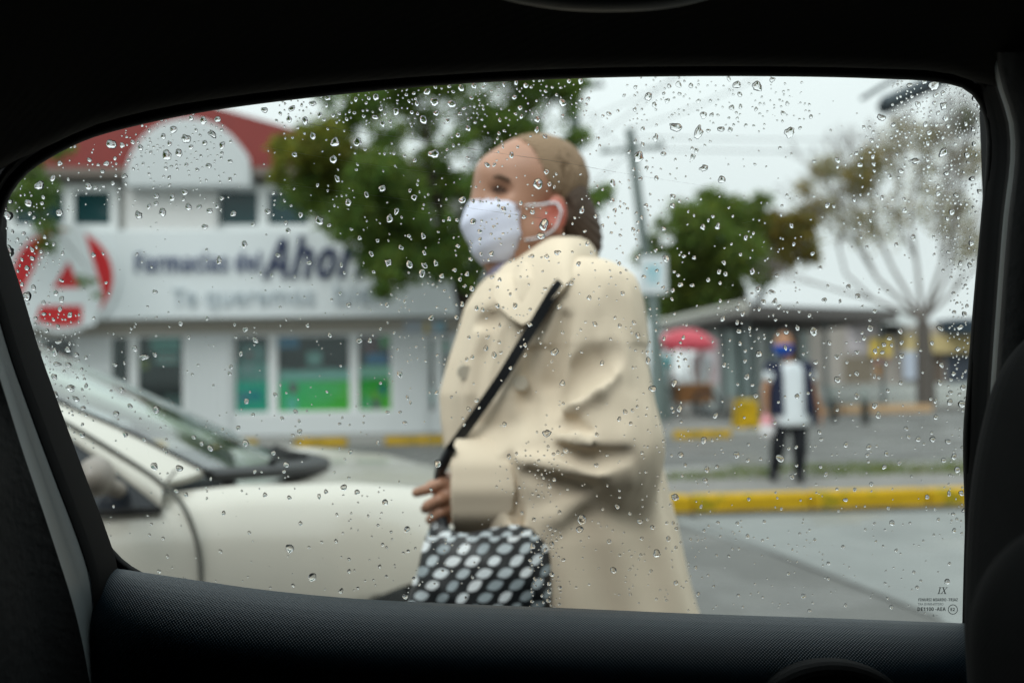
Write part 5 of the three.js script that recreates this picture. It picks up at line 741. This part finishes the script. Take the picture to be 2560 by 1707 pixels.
{ // glass pane
  const R = ring(26, 0), ctr = onGlass(1240, 850, 0), ux = V3(1, 0, 0), uy = V3(0, 1, TILT).normalize();
  const sh = new THREE.Shape(R.map(p => { const d = p.clone().sub(ctr); return new THREE.Vector2(d.dot(ux), d.dot(uy)); }));
  const g = new THREE.ShapeGeometry(sh), P = g.attributes.position; for (let i = 0; i < P.count; i++) { const p = ctr.clone().addScaledVector(ux, P.getX(i)).addScaledVector(uy, P.getY(i)); P.setXYZ(i, p.x, p.y, p.z); } g.computeVertexNormals();
  worldPart('window_glass', g, phys([0.955, 0.985, 0.98], 0.0, { transmission: 1, thickness: 0, ior: 1.5 }), door);
  // fine scratches left by the window seal
  const scr = new THREE.MeshStandardMaterial({ color: lin(0.75, 0.78, 0.78), roughness: 0.9, transparent: true, opacity: 0.4 });
  const scratch = (pts, wd) => { const c = resample(pts.map(([x, y]) => onGlass(x, y, 0.0006)), 60), a = [], b = []; c.forEach(p => { const k = wd * rr(0.25, 1); a.push(p.clone().addScaledVector(uy, k)); b.push(p.clone().addScaledVector(uy, -k)); }); worldPart('scratch', loft([a, b]), scr, door); };
  scratch([[760, 308], [900, 330], [1050, 350], [1230, 380], [1400, 405], [1540, 430]], 0.00034); scratch([[1540, 430], [1700, 455], [1800, 470]], 0.00015); scratch([[650, 366], [900, 408], [1150, 440]], 0.00016); scratch([[640, 452], [850, 478], [1100, 510], [1400, 552]], 0.00018); scratch([[760, 500], [1000, 524], [1150, 545]], 0.0001); scratch([[1855, 558], [1905, 548]], 0.00018);
  // maker's mark printed on the pane
  const mk = canvasTex(256, 192, (c, W, H) => { c.clearRect(0, 0, W, H); c.fillStyle = '#566669'; c.strokeStyle = '#566669'; c.lineWidth = 4; c.font = 'italic 54px serif'; c.fillText('IX', 118, 52); c.font = 'bold 24px sans-serif'; c.fillText('FINURSI MIARDO -TRIAZ', 6, 94, 236); c.font = '19px sans-serif'; c.fillText('TRA BVNR VITERO', 4, 118, 170); c.font = 'bold 29px sans-serif'; c.fillText('DE1100 -AEA', 0, 150, 170); c.beginPath(); c.arc(212, 142, 27, 0, 7); c.stroke(); c.font = 'bold 26px sans-serif'; c.fillText('E2', 196, 151); c.font = '20px sans-serif'; c.fillText('8 ···', 92, 184); });
  const a = onGlass(2294, 1462, 0.0008), b = onGlass(2402, 1462, 0.0008), c = onGlass(2294, 1545, 0.0008), d = onGlass(2402, 1545, 0.0008), mg = new THREE.BufferGeometry().setFromPoints([c, d, b, a]); mg.setAttribute('uv', new THREE.Float32BufferAttribute([0, 0, 1, 0, 1, 1, 0, 1], 2)); mg.setIndex([0, 1, 2, 0, 2, 3]); mg.computeVertexNormals();
  worldPart('glass_marking', mg, new THREE.MeshStandardMaterial({ map: mk, transparent: true, roughness: 0.8 }), door);
}
// rubber run round the pane, and the frame of the door
worldPart('window_seal', loft([ring(0, -0.006), ring(0, 0.002), ring(4, 0.009), ring(12, 0.0135), ring(24, 0.014), ring(30, 0.01)], true, true), own.rubber, door);
worldPart('door_frame', loft([ring(30, 0.0), ring(31, 0.016), ring(36, 0.022), ring((x, y) => x < 500 && y > 500 ? 95 : x > 2300 ? 52 : 46, 0.026), ring((x, y) => x < 500 && y > 500 ? 100 : x > 2300 ? 62 : 58, 0.012)], true, true), own.paintIn, door);
{ // outer skin of the door and body, seen by the daylight only
  const o = ring(14, -0.004), e = ring(14, -0.03), f = ring(90, -0.05);
  worldPart('outer_frame', loft([o, e, f], true), std([0.05, 0.055, 0.06], 0.4), door);
}
{ // padded sill of the door: a rounded ledge that falls away to the armrest, fine diamond grain
  const top = [[150, 1400], [185, 1330], [215, 1304], [250, 1299], [330, 1308], [460, 1326], [600, 1346], [800, 1366], [1000, 1377], [1300, 1389], [1600, 1402], [1900, 1412], [2215, 1424], [2600, 1438]].map(([x, y]) => [x * s2, y * s2]);
  const rows = [], n = 90, line = new THREE.CatmullRomCurve3(top.map(([x, y]) => V3(x, y, 0)), false, 'centripetal').getSpacedPoints(n);
  const prof = [[0.004, 0.02], [0.006, 0.004]]; for (let i = 0; i <= 10; i++) { const a = i / 10 * Math.PI / 2; prof.push([0.012 + 0.06 * Math.sin(a), 0.052 * (1 - Math.cos(a))]); } prof.push([0.073, 0.1], [0.072, 0.18], [0.076, 0.3], [0.09, 0.5]);
  for (const [off, dn] of prof) rows.push(line.map((p, i) => { const q = onGlass(p.x, p.y, 0.012), e = smooth(0, 14, i); q.y -= dn + (off < 0.05 ? 0 : 0) + (1 - e) * 0.0; q.z += off * lerp(0.55, 1, e); return q; }));
  worldPart('sill_pad', scaleUV(loft(rows, false, true), 1 / 0.011), own.panel, door);
  // inner handle in its recess
  const hc = onGlass(2085, 1828, 0.1), hr = 0.165 / 2;
  const es = (rx, ry, d, z, mat, name) => { const s = new THREE.Shape(); s.absellipse(0, 0, rx, ry, 0, Math.PI * 2); return worldPart(name, new THREE.ExtrudeGeometry(s, { depth: d, bevelEnabled: true, bevelSize: 0.012, bevelThickness: 0.012, bevelSegments: 5, curveSegments: 48 }).translate(hc.x, hc.y, hc.z + z), mat, door); };
  es(0.054, 0.04, 0.004, -0.012, own.rubber, 'handle_recess');
  es(0.042, 0.026, 0.006, 0.012, std([0.04, 0.055, 0.065], 0.25), 'door_handle');
  worldPart('door_card', loft([[onGlass(-700, 1720, 0.06), onGlass(3300, 1720, 0.06)], [V3(-1.4, 0.2, -0.76), V3(1.5, 0.2, -0.76)]].map(r => r), false, true), own.trim, door);
  worldPart('outer_panel', loft([[onGlass(-900, 1530, -0.03), onGlass(3600, 1680, -0.03)], [V3(-1.5, 0.7, -0.95), V3(1.7, 0.7, -0.95)], [V3(-1.5, 0.2, -0.93), V3(1.7, 0.2, -0.93)]]), own.paintIn, door);
}
{ // pillar at the left: grey edge strip between black rubber and grained trim
  const A = [[-130, 380], [-60, 560], [-14, 700], [22, 820], [72, 960], [128, 1110], [172, 1225], [202, 1318], [212, 1400], [216, 1500], [222, 1650]], Bq = [[-170, 430], [-95, 620], [-36, 770], [4, 890], [48, 1030], [92, 1160], [130, 1275], [162, 1375], [186, 1470], [208, 1590], [222, 1680]], Cq = [[-300, 460], [-230, 650], [-120, 830], [-40, 950], [10, 1080], [40, 1200], [66, 1300], [90, 1400], [110, 1500], [128, 1590], [140, 1680]];
  const P = (a, off) => resample(a.map(([x, y]) => onGlass(x * s2, y * s2, off)), 40);
  worldPart('pillar_rubber', loft([ring(0, 0).length ? P(A.map(([x, y]) => [x + 66, y - 20]), 0.02) : [], P(A.map(([x, y]) => [x + 22, y - 8]), 0.055), P(A.map(([x, y]) => [x + 2, y]), 0.062)]), own.rubber, ownCar);
  worldPart('pillar_strip', loft([P(A, 0.062), P(A.map(([x, y], i) => [lerp(x, Bq[i][0], 0.5), lerp(y, Bq[i][1], 0.5)]), 0.074), P(Bq, 0.105)]), own.grey, ownCar);
  worldPart('pillar_trim', scaleUV(loft([P(Bq.map(([x, y]) => [x + 1, y]), 0.106), P(Cq, 0.125), P(Cq.map(([x, y]) => [x - 60, y + 20]), 0.16), P(Cq.map(([x, y]) => [x - 500, y + 60]), 0.3)]), 6), own.trim, ownCar);
}
{ // pillar at the right
  const A = [[2276, 120], [2290, 190], [2318, 280], [2322, 360], [2306, 500], [2290, 700], [2276, 900], [2270, 1050], [2262, 1250], [2256, 1500], [2254, 1700]], P = (dx, off, f = 1) => resample(A.map(([x, y]) => onGlass((x + dx) * s2, y * s2, off)), 40);
  worldPart('pillar_rubber', loft([P(-46, 0.012), P(-30, 0.022), P(-8, 0.03), P(0, 0.05)], false, true), own.rubber, ownCar);
  worldPart('pillar_strip', loft([P(0, 0.05), P(3, 0.058), P(8, 0.062), P(11, 0.064)], false, true), own.grey, ownCar);
  worldPart('pillar_trim', scaleUV(loft([P(11, 0.064), P(22, 0.09), P(120, 0.12), P(500, 0.16)], false, true), 6), own.trim, ownCar);
}
{ // roof lining over the window
  const top = [[-700, 640], [-250, 470], [-60, 420], [30, 372], [110, 335], [215, 288], [350, 252], [500, 226], [800, 190], [1100, 167], [1400, 155], [1700, 152], [2000, 157], [2170, 166], [2250, 190], [2300, 205], [2500, 230], [3000, 280]].map(([x, y]) => [x * s2, y * s2]);
  const P = (up, off) => resample(top.map(([x, y]) => onGlass(x, y - up, off)), 60);
  const a = P(0, 0.02), b = P(6, 0.04), c = P(30, 0.052), d = P(90, 0.07), e = P(170, 0.1), f = e.map(p => V3(p.x * 1.0, Math.min(1.5, p.y + 0.05), p.z + 0.14)), h = f.map(p => V3(p.x, 1.48, -0.2)), k = f.map(p => V3(p.x, 1.48, 0.75));
  worldPart('roof_lining', scaleUV(loft([a, b, c, d, e, f, h, k], false, true), 8), own.cloth, ownCar);
  const gp = [[1100, -26], [1180, 0], [1300, 20], [1400, 24], [1520, 18], [1610, 0], [1690, -28]].map(([x, y]) => onGlass(x * s2, y * s2, 0.16));
  worldPart('grab_handle', tube(resample(gp.map(p => p.add(V3(0, 0.016, 0))), 20), 0.016, 40, 12), std([0.06, 0.062, 0.06], 0.5), ownCar);
}
{ // front seat at the right edge
  const back = new THREE.Shape(); const sp = [[2700, 860], [2600, 920], [2540, 1000], [2500, 1110], [2468, 1230], [2446, 1360], [2430, 1500], [2420, 1640], [2418, 1900], [3200, 1900], [3200, 860]].map(([x, y]) => onGlass(x, y, 0.2)), z0 = sp[3].z;
  back.moveTo(sp[0].x, sp[0].y); back.splineThru(sp.slice(1, 9).map(p => new THREE.Vector2(p.x, p.y))); back.lineTo(sp[9].x, sp[9].y); back.lineTo(sp[10].x, sp[10].y);
  worldPart('front_seat', scaleUV(new THREE.ExtrudeGeometry(back, { depth: 0.1, bevelEnabled: true, bevelSize: 0.03, bevelThickness: 0.05, bevelSegments: 8, curveSegments: 40 }).translate(0.035, 0, z0 - 0.02), 30), own.seat, ownCar);
  const s3 = new THREE.Shape(), sq = [[2750, 1400], [2640, 1424], [2560, 1462], [2496, 1530], [2462, 1610], [2450, 1720], [2446, 1950], [3200, 1950], [3200, 1400]].map(([x, y]) => onGlass(x, y, 0.36)); s3.moveTo(sq[0].x, sq[0].y); s3.splineThru(sq.slice(1, 7).map(p => new THREE.Vector2(p.x, p.y))); s3.lineTo(sq[7].x, sq[7].y); s3.lineTo(sq[8].x, sq[8].y);
  worldPart('seat_bolster', scaleUV(new THREE.ExtrudeGeometry(s3, { depth: 0.06, bevelEnabled: true, bevelSize: 0.02, bevelThickness: 0.04, bevelSegments: 8, curveSegments: 40 }).translate(0.028, 0, sq[3].z - 0.02), 30), own.seat, ownCar);
}
{ // the rest of the cabin, behind and beside us
  const b = (n, x0, x1, y0, y1, z0, z1, m = own.trim) => worldPart(n, box(x0, x1, y0, y1, z0, z1), m, ownCar);
  b('floor', -1.4, 1.9, 0.18, 0.22, -0.92, 0.8); b('roof', -1.55, 1.4, 1.5, 1.53, -0.74, 0.78, own.paintIn);
  b('rear_wall', -1.55, -1.5, 0.2, 1.5, -0.92, 0.8); b('far_door', -1.5, 1.9, 0.2, 0.95, 0.76, 0.8); b('far_pillar', -1.5, -0.75, 0.95, 1.5, 0.76, 0.8); b('far_pillar', 0.25, 0.4, 0.95, 1.5, 0.76, 0.8); b('far_pillar', 1.3, 1.9, 0.95, 1.5, 0.76, 0.8); b('far_rail', -1.5, 1.9, 1.38, 1.5, 0.76, 0.8);
  b('dashboard', 1.5, 1.9, 0.2, 1.0, -0.92, 0.76); b('front_header', 1.36, 1.4, 1.36, 1.5, -0.74, 0.76);
  b('rear_bench', -1.4, -0.35, 0.22, 0.5, -0.7, 0.72, own.seat); b('rear_backrest', -1.45, -1.3, 0.5, 1.15, -0.7, 0.72, own.seat);
  b('rear_quarter', -1.55, -0.458, 0.2, 1.5, -0.9, -0.86, own.paintIn);
  b('front_quarter', 0.6, 1.9, 0.2, 0.96, -0.94, -0.9, own.paintIn); b('middle_pillar', 0.445, 0.598, 0.2, 1.5, -0.93, -0.9, own.paintIn);
  const gl = phys([0.1, 0.115, 0.115], 0.0, { transmission: 1, thickness: 0 });
  b('far_window', -0.75, 0.25, 0.95, 1.38, 0.778, 0.782, gl); b('far_window', 0.4, 1.3, 0.95, 1.38, 0.778, 0.782, gl);
}

// ---------------------------------------------------------------- rain on the outside of the pane
{
  const water = new THREE.MeshPhysicalMaterial({ color: 0xffffff, roughness: 0.0, transmission: 1, thickness: 0.003, ior: 1.333 });
  const ux = V3(1, 0, 0), uy = V3(0, 1, TILT).normalize(), nOut = glassN.clone().negate();
  // a bead: uneven outline, domed outside, flat where it sits on the glass
  function bead(px, py, rpx, stretch, turn, rough) {
    const c = onGlass(px, py, -0.0008), R = rpx * Math.abs(c.z) / FPX, n = rpx > 9 ? 18 : rpx > 5 ? 13 : 10, S0 = rnd() * 100, rings = rpx > 6 ? [1, 0.94, 0.8, 0.55, 0.28] : [1, 0.9, 0.62, 0.3], H = R * rr(0.46, 0.7), peakY = -rr(0.05, 0.28);
    const out = []; for (let i = 0; i < n; i++) { const a = i / n * 6.2832, q = 1 + rough * 1.6 * (noise3(Math.cos(a) * 1.3 + S0, Math.sin(a) * 1.3 + S0, 3) - 0.5) + rough * 0.75 * (noise3(Math.cos(a) * 3 + S0, Math.sin(a) * 3, 7) - 0.5); const x = Math.cos(a) * q, y = Math.sin(a) * q * stretch, ct = Math.cos(turn), st = Math.sin(turn); out.push([x * ct - y * st, x * st + y * ct]); }
    const pos = [], idx = [], put = (x, y, h) => { const p = c.clone().addScaledVector(ux, x * R).addScaledVector(uy, y * R).addScaledVector(nOut, h); pos.push(p.x, p.y, p.z); return pos.length / 3 - 1; };
    rings.forEach(s => out.forEach(([x, y]) => put(x * s, lerp(y, peakY, (1 - s)) * 1 - (lerp(y, peakY, 1 - s) - lerp(y, peakY, 1 - s)), H * Math.pow(1 - s * s, 0.56))));
    const apex = put(0, peakY, H); const nr = rings.length;
    for (let j = 0; j + 1 < nr; j++) for (let i = 0; i < n; i++) { const a = j * n + i, b = j * n + (i + 1) % n; idx.push(a, a + n, b, b, a + n, b + n); }
    for (let i = 0; i < n; i++) idx.push((nr - 1) * n + i, apex, (nr - 1) * n + (i + 1) % n);
    const b0 = pos.length / 3; out.forEach(([x, y]) => put(x, y, 0)); const bc = put(0, 0, 0); for (let i = 0; i < n; i++) idx.push(b0 + i, b0 + (i + 1) % n, bc);
    const g = new THREE.BufferGeometry(); g.setAttribute('position', new THREE.Float32BufferAttribute(pos, 3)); g.setIndex(idx); g.computeVertexNormals(); g.setAttribute('uv', new THREE.Float32BufferAttribute(new Float32Array(pos.length / 3 * 2), 2)); return { g, c, r: rpx, px, py };
  }
  const inside = (x, y) => { let k = false; for (let i = 0, j = NO - 1; i < NO; j = i++) { const [xi, yi] = outline2[i], [xj, yj] = outline2[j]; if ((yi > y) !== (yj > y) && x < (xj - xi) * (y - yi) / (yj - yi) + xi) k = !k; } return k; };
  const cells = new Map(), beads = [];
  const free = (x, y, r) => { const cx = Math.floor(x / 50), cy = Math.floor(y / 50); for (let i = -1; i < 2; i++) for (let j = -1; j < 2; j++) for (const q of cells.get((cx + i) * 1000 + cy + j) ?? []) if (Math.hypot(q[0] - x, q[1] - y) < (q[2] + r) * 1.12) return false; return true; };
  const drop = (x, y, r, rough = 0.3, stretch) => { if (!inside(x, y) || !free(x, y, r)) return false; const k = Math.floor(x / 50) * 1000 + Math.floor(y / 50); if (!cells.has(k)) cells.set(k, []); cells.get(k).push([x, y, r]); beads.push([x, y, r * 0.86, stretch ?? rr(0.75, 1.35), rr(-0.7, 0.7), rough]); return true; };
  // the large beads one can pick out in the picture: x, y, radius, stretch
  for (const [x, y, r, s] of [[836, 355, 13, 1], [895, 356, 13, 1], [832, 398, 12, 1.1], [1085, 385, 15, 0.8], [955, 470, 13, 0.8], [870, 505, 11, 1.1], [798, 551, 12, 1], [823, 563, 7, 0.8], [974, 546, 10, 1.15], [970, 657, 12, 1.15], [1023, 661, 10, 1.3], [1055, 683, 10, 1.2], [1157, 500, 11, 1], [1343, 459, 13, 1.2], [1360, 562, 14, 1.3], [1352, 589, 11, 0.9], [1597, 392, 16, 1.1], [1690, 318, 19, 0.6], [1747, 331, 12, 1.5], [1973, 330, 15, 1.1], [1760, 420, 12, 0.8], [1895, 217, 14, 1.1], [1845, 213, 12, 0.9], [1850, 236, 9, 0.8], [2036, 403, 8, 0.6], [1802, 322, 11, 0.7], [1806, 449, 11, 1.0], [1622, 240, 11, 1.1], [2290, 402, 17, 0.5], [2358, 382, 14, 0.8], [2335, 215, 14, 1.1], [2360, 265, 12, 1.2], [2205, 294, 13, 0.8], [279, 360, 14, 1], [96, 463, 17, 0.7], [220, 466, 10, 1.2], [20, 540, 13, 1], [22, 628, 15, 1.2], [45, 638, 13, 0.9], [147, 532, 10, 1], [70, 507, 10, 1.2], [345, 538, 13, 1], [405, 530, 11, 1.2], [470, 518, 11, 1], [417, 388, 14, 1.1], [463, 345, 15, 0.9], [530, 336, 15, 0.5], [432, 323, 11, 1], [152, 702, 10, 0.5], [63, 740, 14, 1], [66, 765, 13, 0.7], [147, 855, 12, 0.5], [175, 970, 13, 0.7], [190, 997, 13, 0.5], [143, 910, 12, 0.5], [137, 986, 12, 0.7], [206, 1020, 9, 0.8], [361, 892, 14, 0.6], [390, 1023, 10, 1.2], [525, 1120, 9, 1.1], [613, 1108, 9, 1.1], [447, 1171, 11, 0.9], [385, 1165, 10, 1.2], [715, 1162, 9, 0.9], [859, 1219, 10, 0.9], [724, 1371, 11, 1.2], [780, 1443, 11, 1.1], [1017, 1323, 8, 1.3], [963, 1256, 9, 1], [1095, 1158, 11, 1], [1366, 1083, 12, 1], [1013, 1490, 8, 1.1], [1454, 1297, 11, 1.4], [1448, 1323, 11, 0.9], [1642, 1384, 11, 1], [1534, 1425, 9, 1.2], [1691, 1457, 7, 1], [1689, 1243, 10, 1.2], [1385, 880, 13, 0.8], [1215, 870, 8, 1], [1180, 722, 9, 1.1], [2095, 949, 9, 1.2], [1898, 884, 10, 1], [1877, 884, 10, 1], [1760, 1100, 9, 1.1], [1702, 1137, 9, 1], [1951, 1146, 10, 1.4], [1842, 1137, 9, 1], [2035, 829, 11, 1.2], [1632, 972, 11, 0.8], [2333, 1098, 10, 0.9], [2297, 1098, 7, 1.2], [2371, 1104, 9, 0.9], [2145, 740, 8, 1.2], [2176, 820, 10, 1], [2350, 820, 12, 0.6], [2370, 1454, 9, 0.9], [2010, 1490, 7, 1.1], [1170, 320, 9, 1], [660, 275, 11, 0.7], [730, 271, 11, 0.6], [780, 258, 12, 0.7]]) drop(x, y, r, r > 11 ? 0.42 : 0.3, s);
  // fields of smaller beads: centre, half-size, how many, smallest and largest radius
  const field = (cx, cy, hx, hy, n, r0, r1, rough = 0.35) => { n = Math.round(n * 0.78); for (let i = 0, t = 0; i < n && t < n * 6; t++) { const a = rr(-1, 1), b = rr(-1, 1); const r = r0 + (r1 - r0) * Math.pow(rnd(), 2.6); if (drop(cx + a * hx, cy + b * hy, r, rough)) i++; } };
  field(420, 350, 140, 75, 130, 2.5, 11); field(200, 440, 150, 90, 60, 2.5, 9); field(470, 440, 110, 90, 60, 3, 10); field(950, 250, 260, 60, 190, 2.5, 12); field(1330, 240, 150, 60, 110, 2.5, 10); field(1000, 330, 300, 60, 60, 3, 9);
  field(1850, 260, 180, 70, 90, 3, 10, 0.5); field(1780, 330, 200, 120, 90, 2.5, 9, 0.55); field(1700, 240, 140, 50, 40, 2.5, 8, 0.5);
  field(2340, 270, 110, 75, 200, 2.5, 11); field(2380, 420, 70, 110, 150, 2.5, 10); field(2260, 420, 110, 120, 70, 3, 9); field(2390, 560, 55, 120, 70, 2.5, 8); field(2190, 440, 120, 160, 50, 3, 8);
  field(2395, 900, 26, 130, 70, 2.5, 11); field(2400, 700, 22, 120, 40, 2.5, 7); field(2395, 1200, 22, 140, 36, 2.5, 8);
  field(60, 560, 60, 110, 60, 2.5, 8); field(90, 700, 70, 110, 80, 2.5, 9); field(140, 840, 65, 60, 60, 2.5, 10); field(165, 960, 60, 80, 60, 2.5, 10); field(195, 1060, 40, 60, 16, 3, 9);
  field(1345, 1200, 55, 130, 60, 2.5, 7); field(1365, 1430, 40, 110, 95, 2.5, 8); field(1330, 1180, 90, 60, 40, 2.5, 7); field(1140, 1420, 60, 80, 25, 2.5, 6);
  field(1250, 480, 150, 180, 110, 2.5, 9, 0.5); field(1530, 480, 90, 220, 90, 2.5, 8, 0.5); field(1450, 700, 260, 220, 190, 2.5, 8, 0.45); field(1200, 850, 250, 220, 110, 2.5, 8, 0.45);
  field(700, 640, 500, 260, 190, 2.5, 9, 0.5); field(950, 620, 300, 160, 110, 2.5, 9, 0.45); field(650, 950, 380, 160, 110, 2.5, 8, 0.45); field(600, 1120, 330, 130, 90, 2.5, 9, 0.4); field(640, 1340, 380, 140, 70, 2.5, 6, 0.35); field(960, 1350, 130, 140, 50, 2.5, 7, 0.35);
  field(1780, 680, 220, 200, 150, 3, 9, 0.4); field(2080, 700, 230, 220, 150, 2.5, 8, 0.45); field(1980, 980, 400, 160, 210, 2.5, 8, 0.4); field(2000, 1230, 400, 150, 170, 2.5, 8, 0.35); field(1950, 1430, 430, 110, 150, 2.5, 6.5, 0.35); field(1550, 1250, 220, 250, 150, 2.5, 7, 0.4);
  field(1240, 850, 1200, 650, 350, 1.2, 2.6, 0.3);
  const kinds = (r, s, rough) => r > 11.5 ? ['largest raindrops clinging to the outside of the window, wider than the rest', 'largest raindrops'] : s > 1.18 ? ['tall stretched raindrops on the outside of the window', 'tall raindrops'] : s < 0.85 ? ['wide flattened raindrops on the outside of the window', 'wide raindrops'] : ['middle-sized round raindrops on the outside of the window', 'round raindrops'];
  const order = beads.map((b, i) => i).sort((a, b) => beads[b][2] - beads[a][2]), rest = [];
  order.forEach((i, k) => {
    const b = beads[i], m = bead(...b);
    if (k < 300) { const c = m.c; m.g.translate(-c.x, -c.y, -c.z); const o = part(numbered('raindrop'), m.g, water, scene); o.position.copy(c); const [l, gr] = kinds(b[2], b[3], b[5]); tag(o, l.replace('raindrops', 'raindrop').replace('largest', 'large'), 'raindrop', gr); }
    else rest.push(m.g);
  });
  const sp = part('raindrop_spatter', merge(rest), water, scene); sp.userData = { kind: 'stuff', label: 'fine spatter of small raindrops over the whole side window', category: 'raindrops' };
  console.log('beads', beads.length);
}
shadows(scene);
renderer.render(scene, camera);
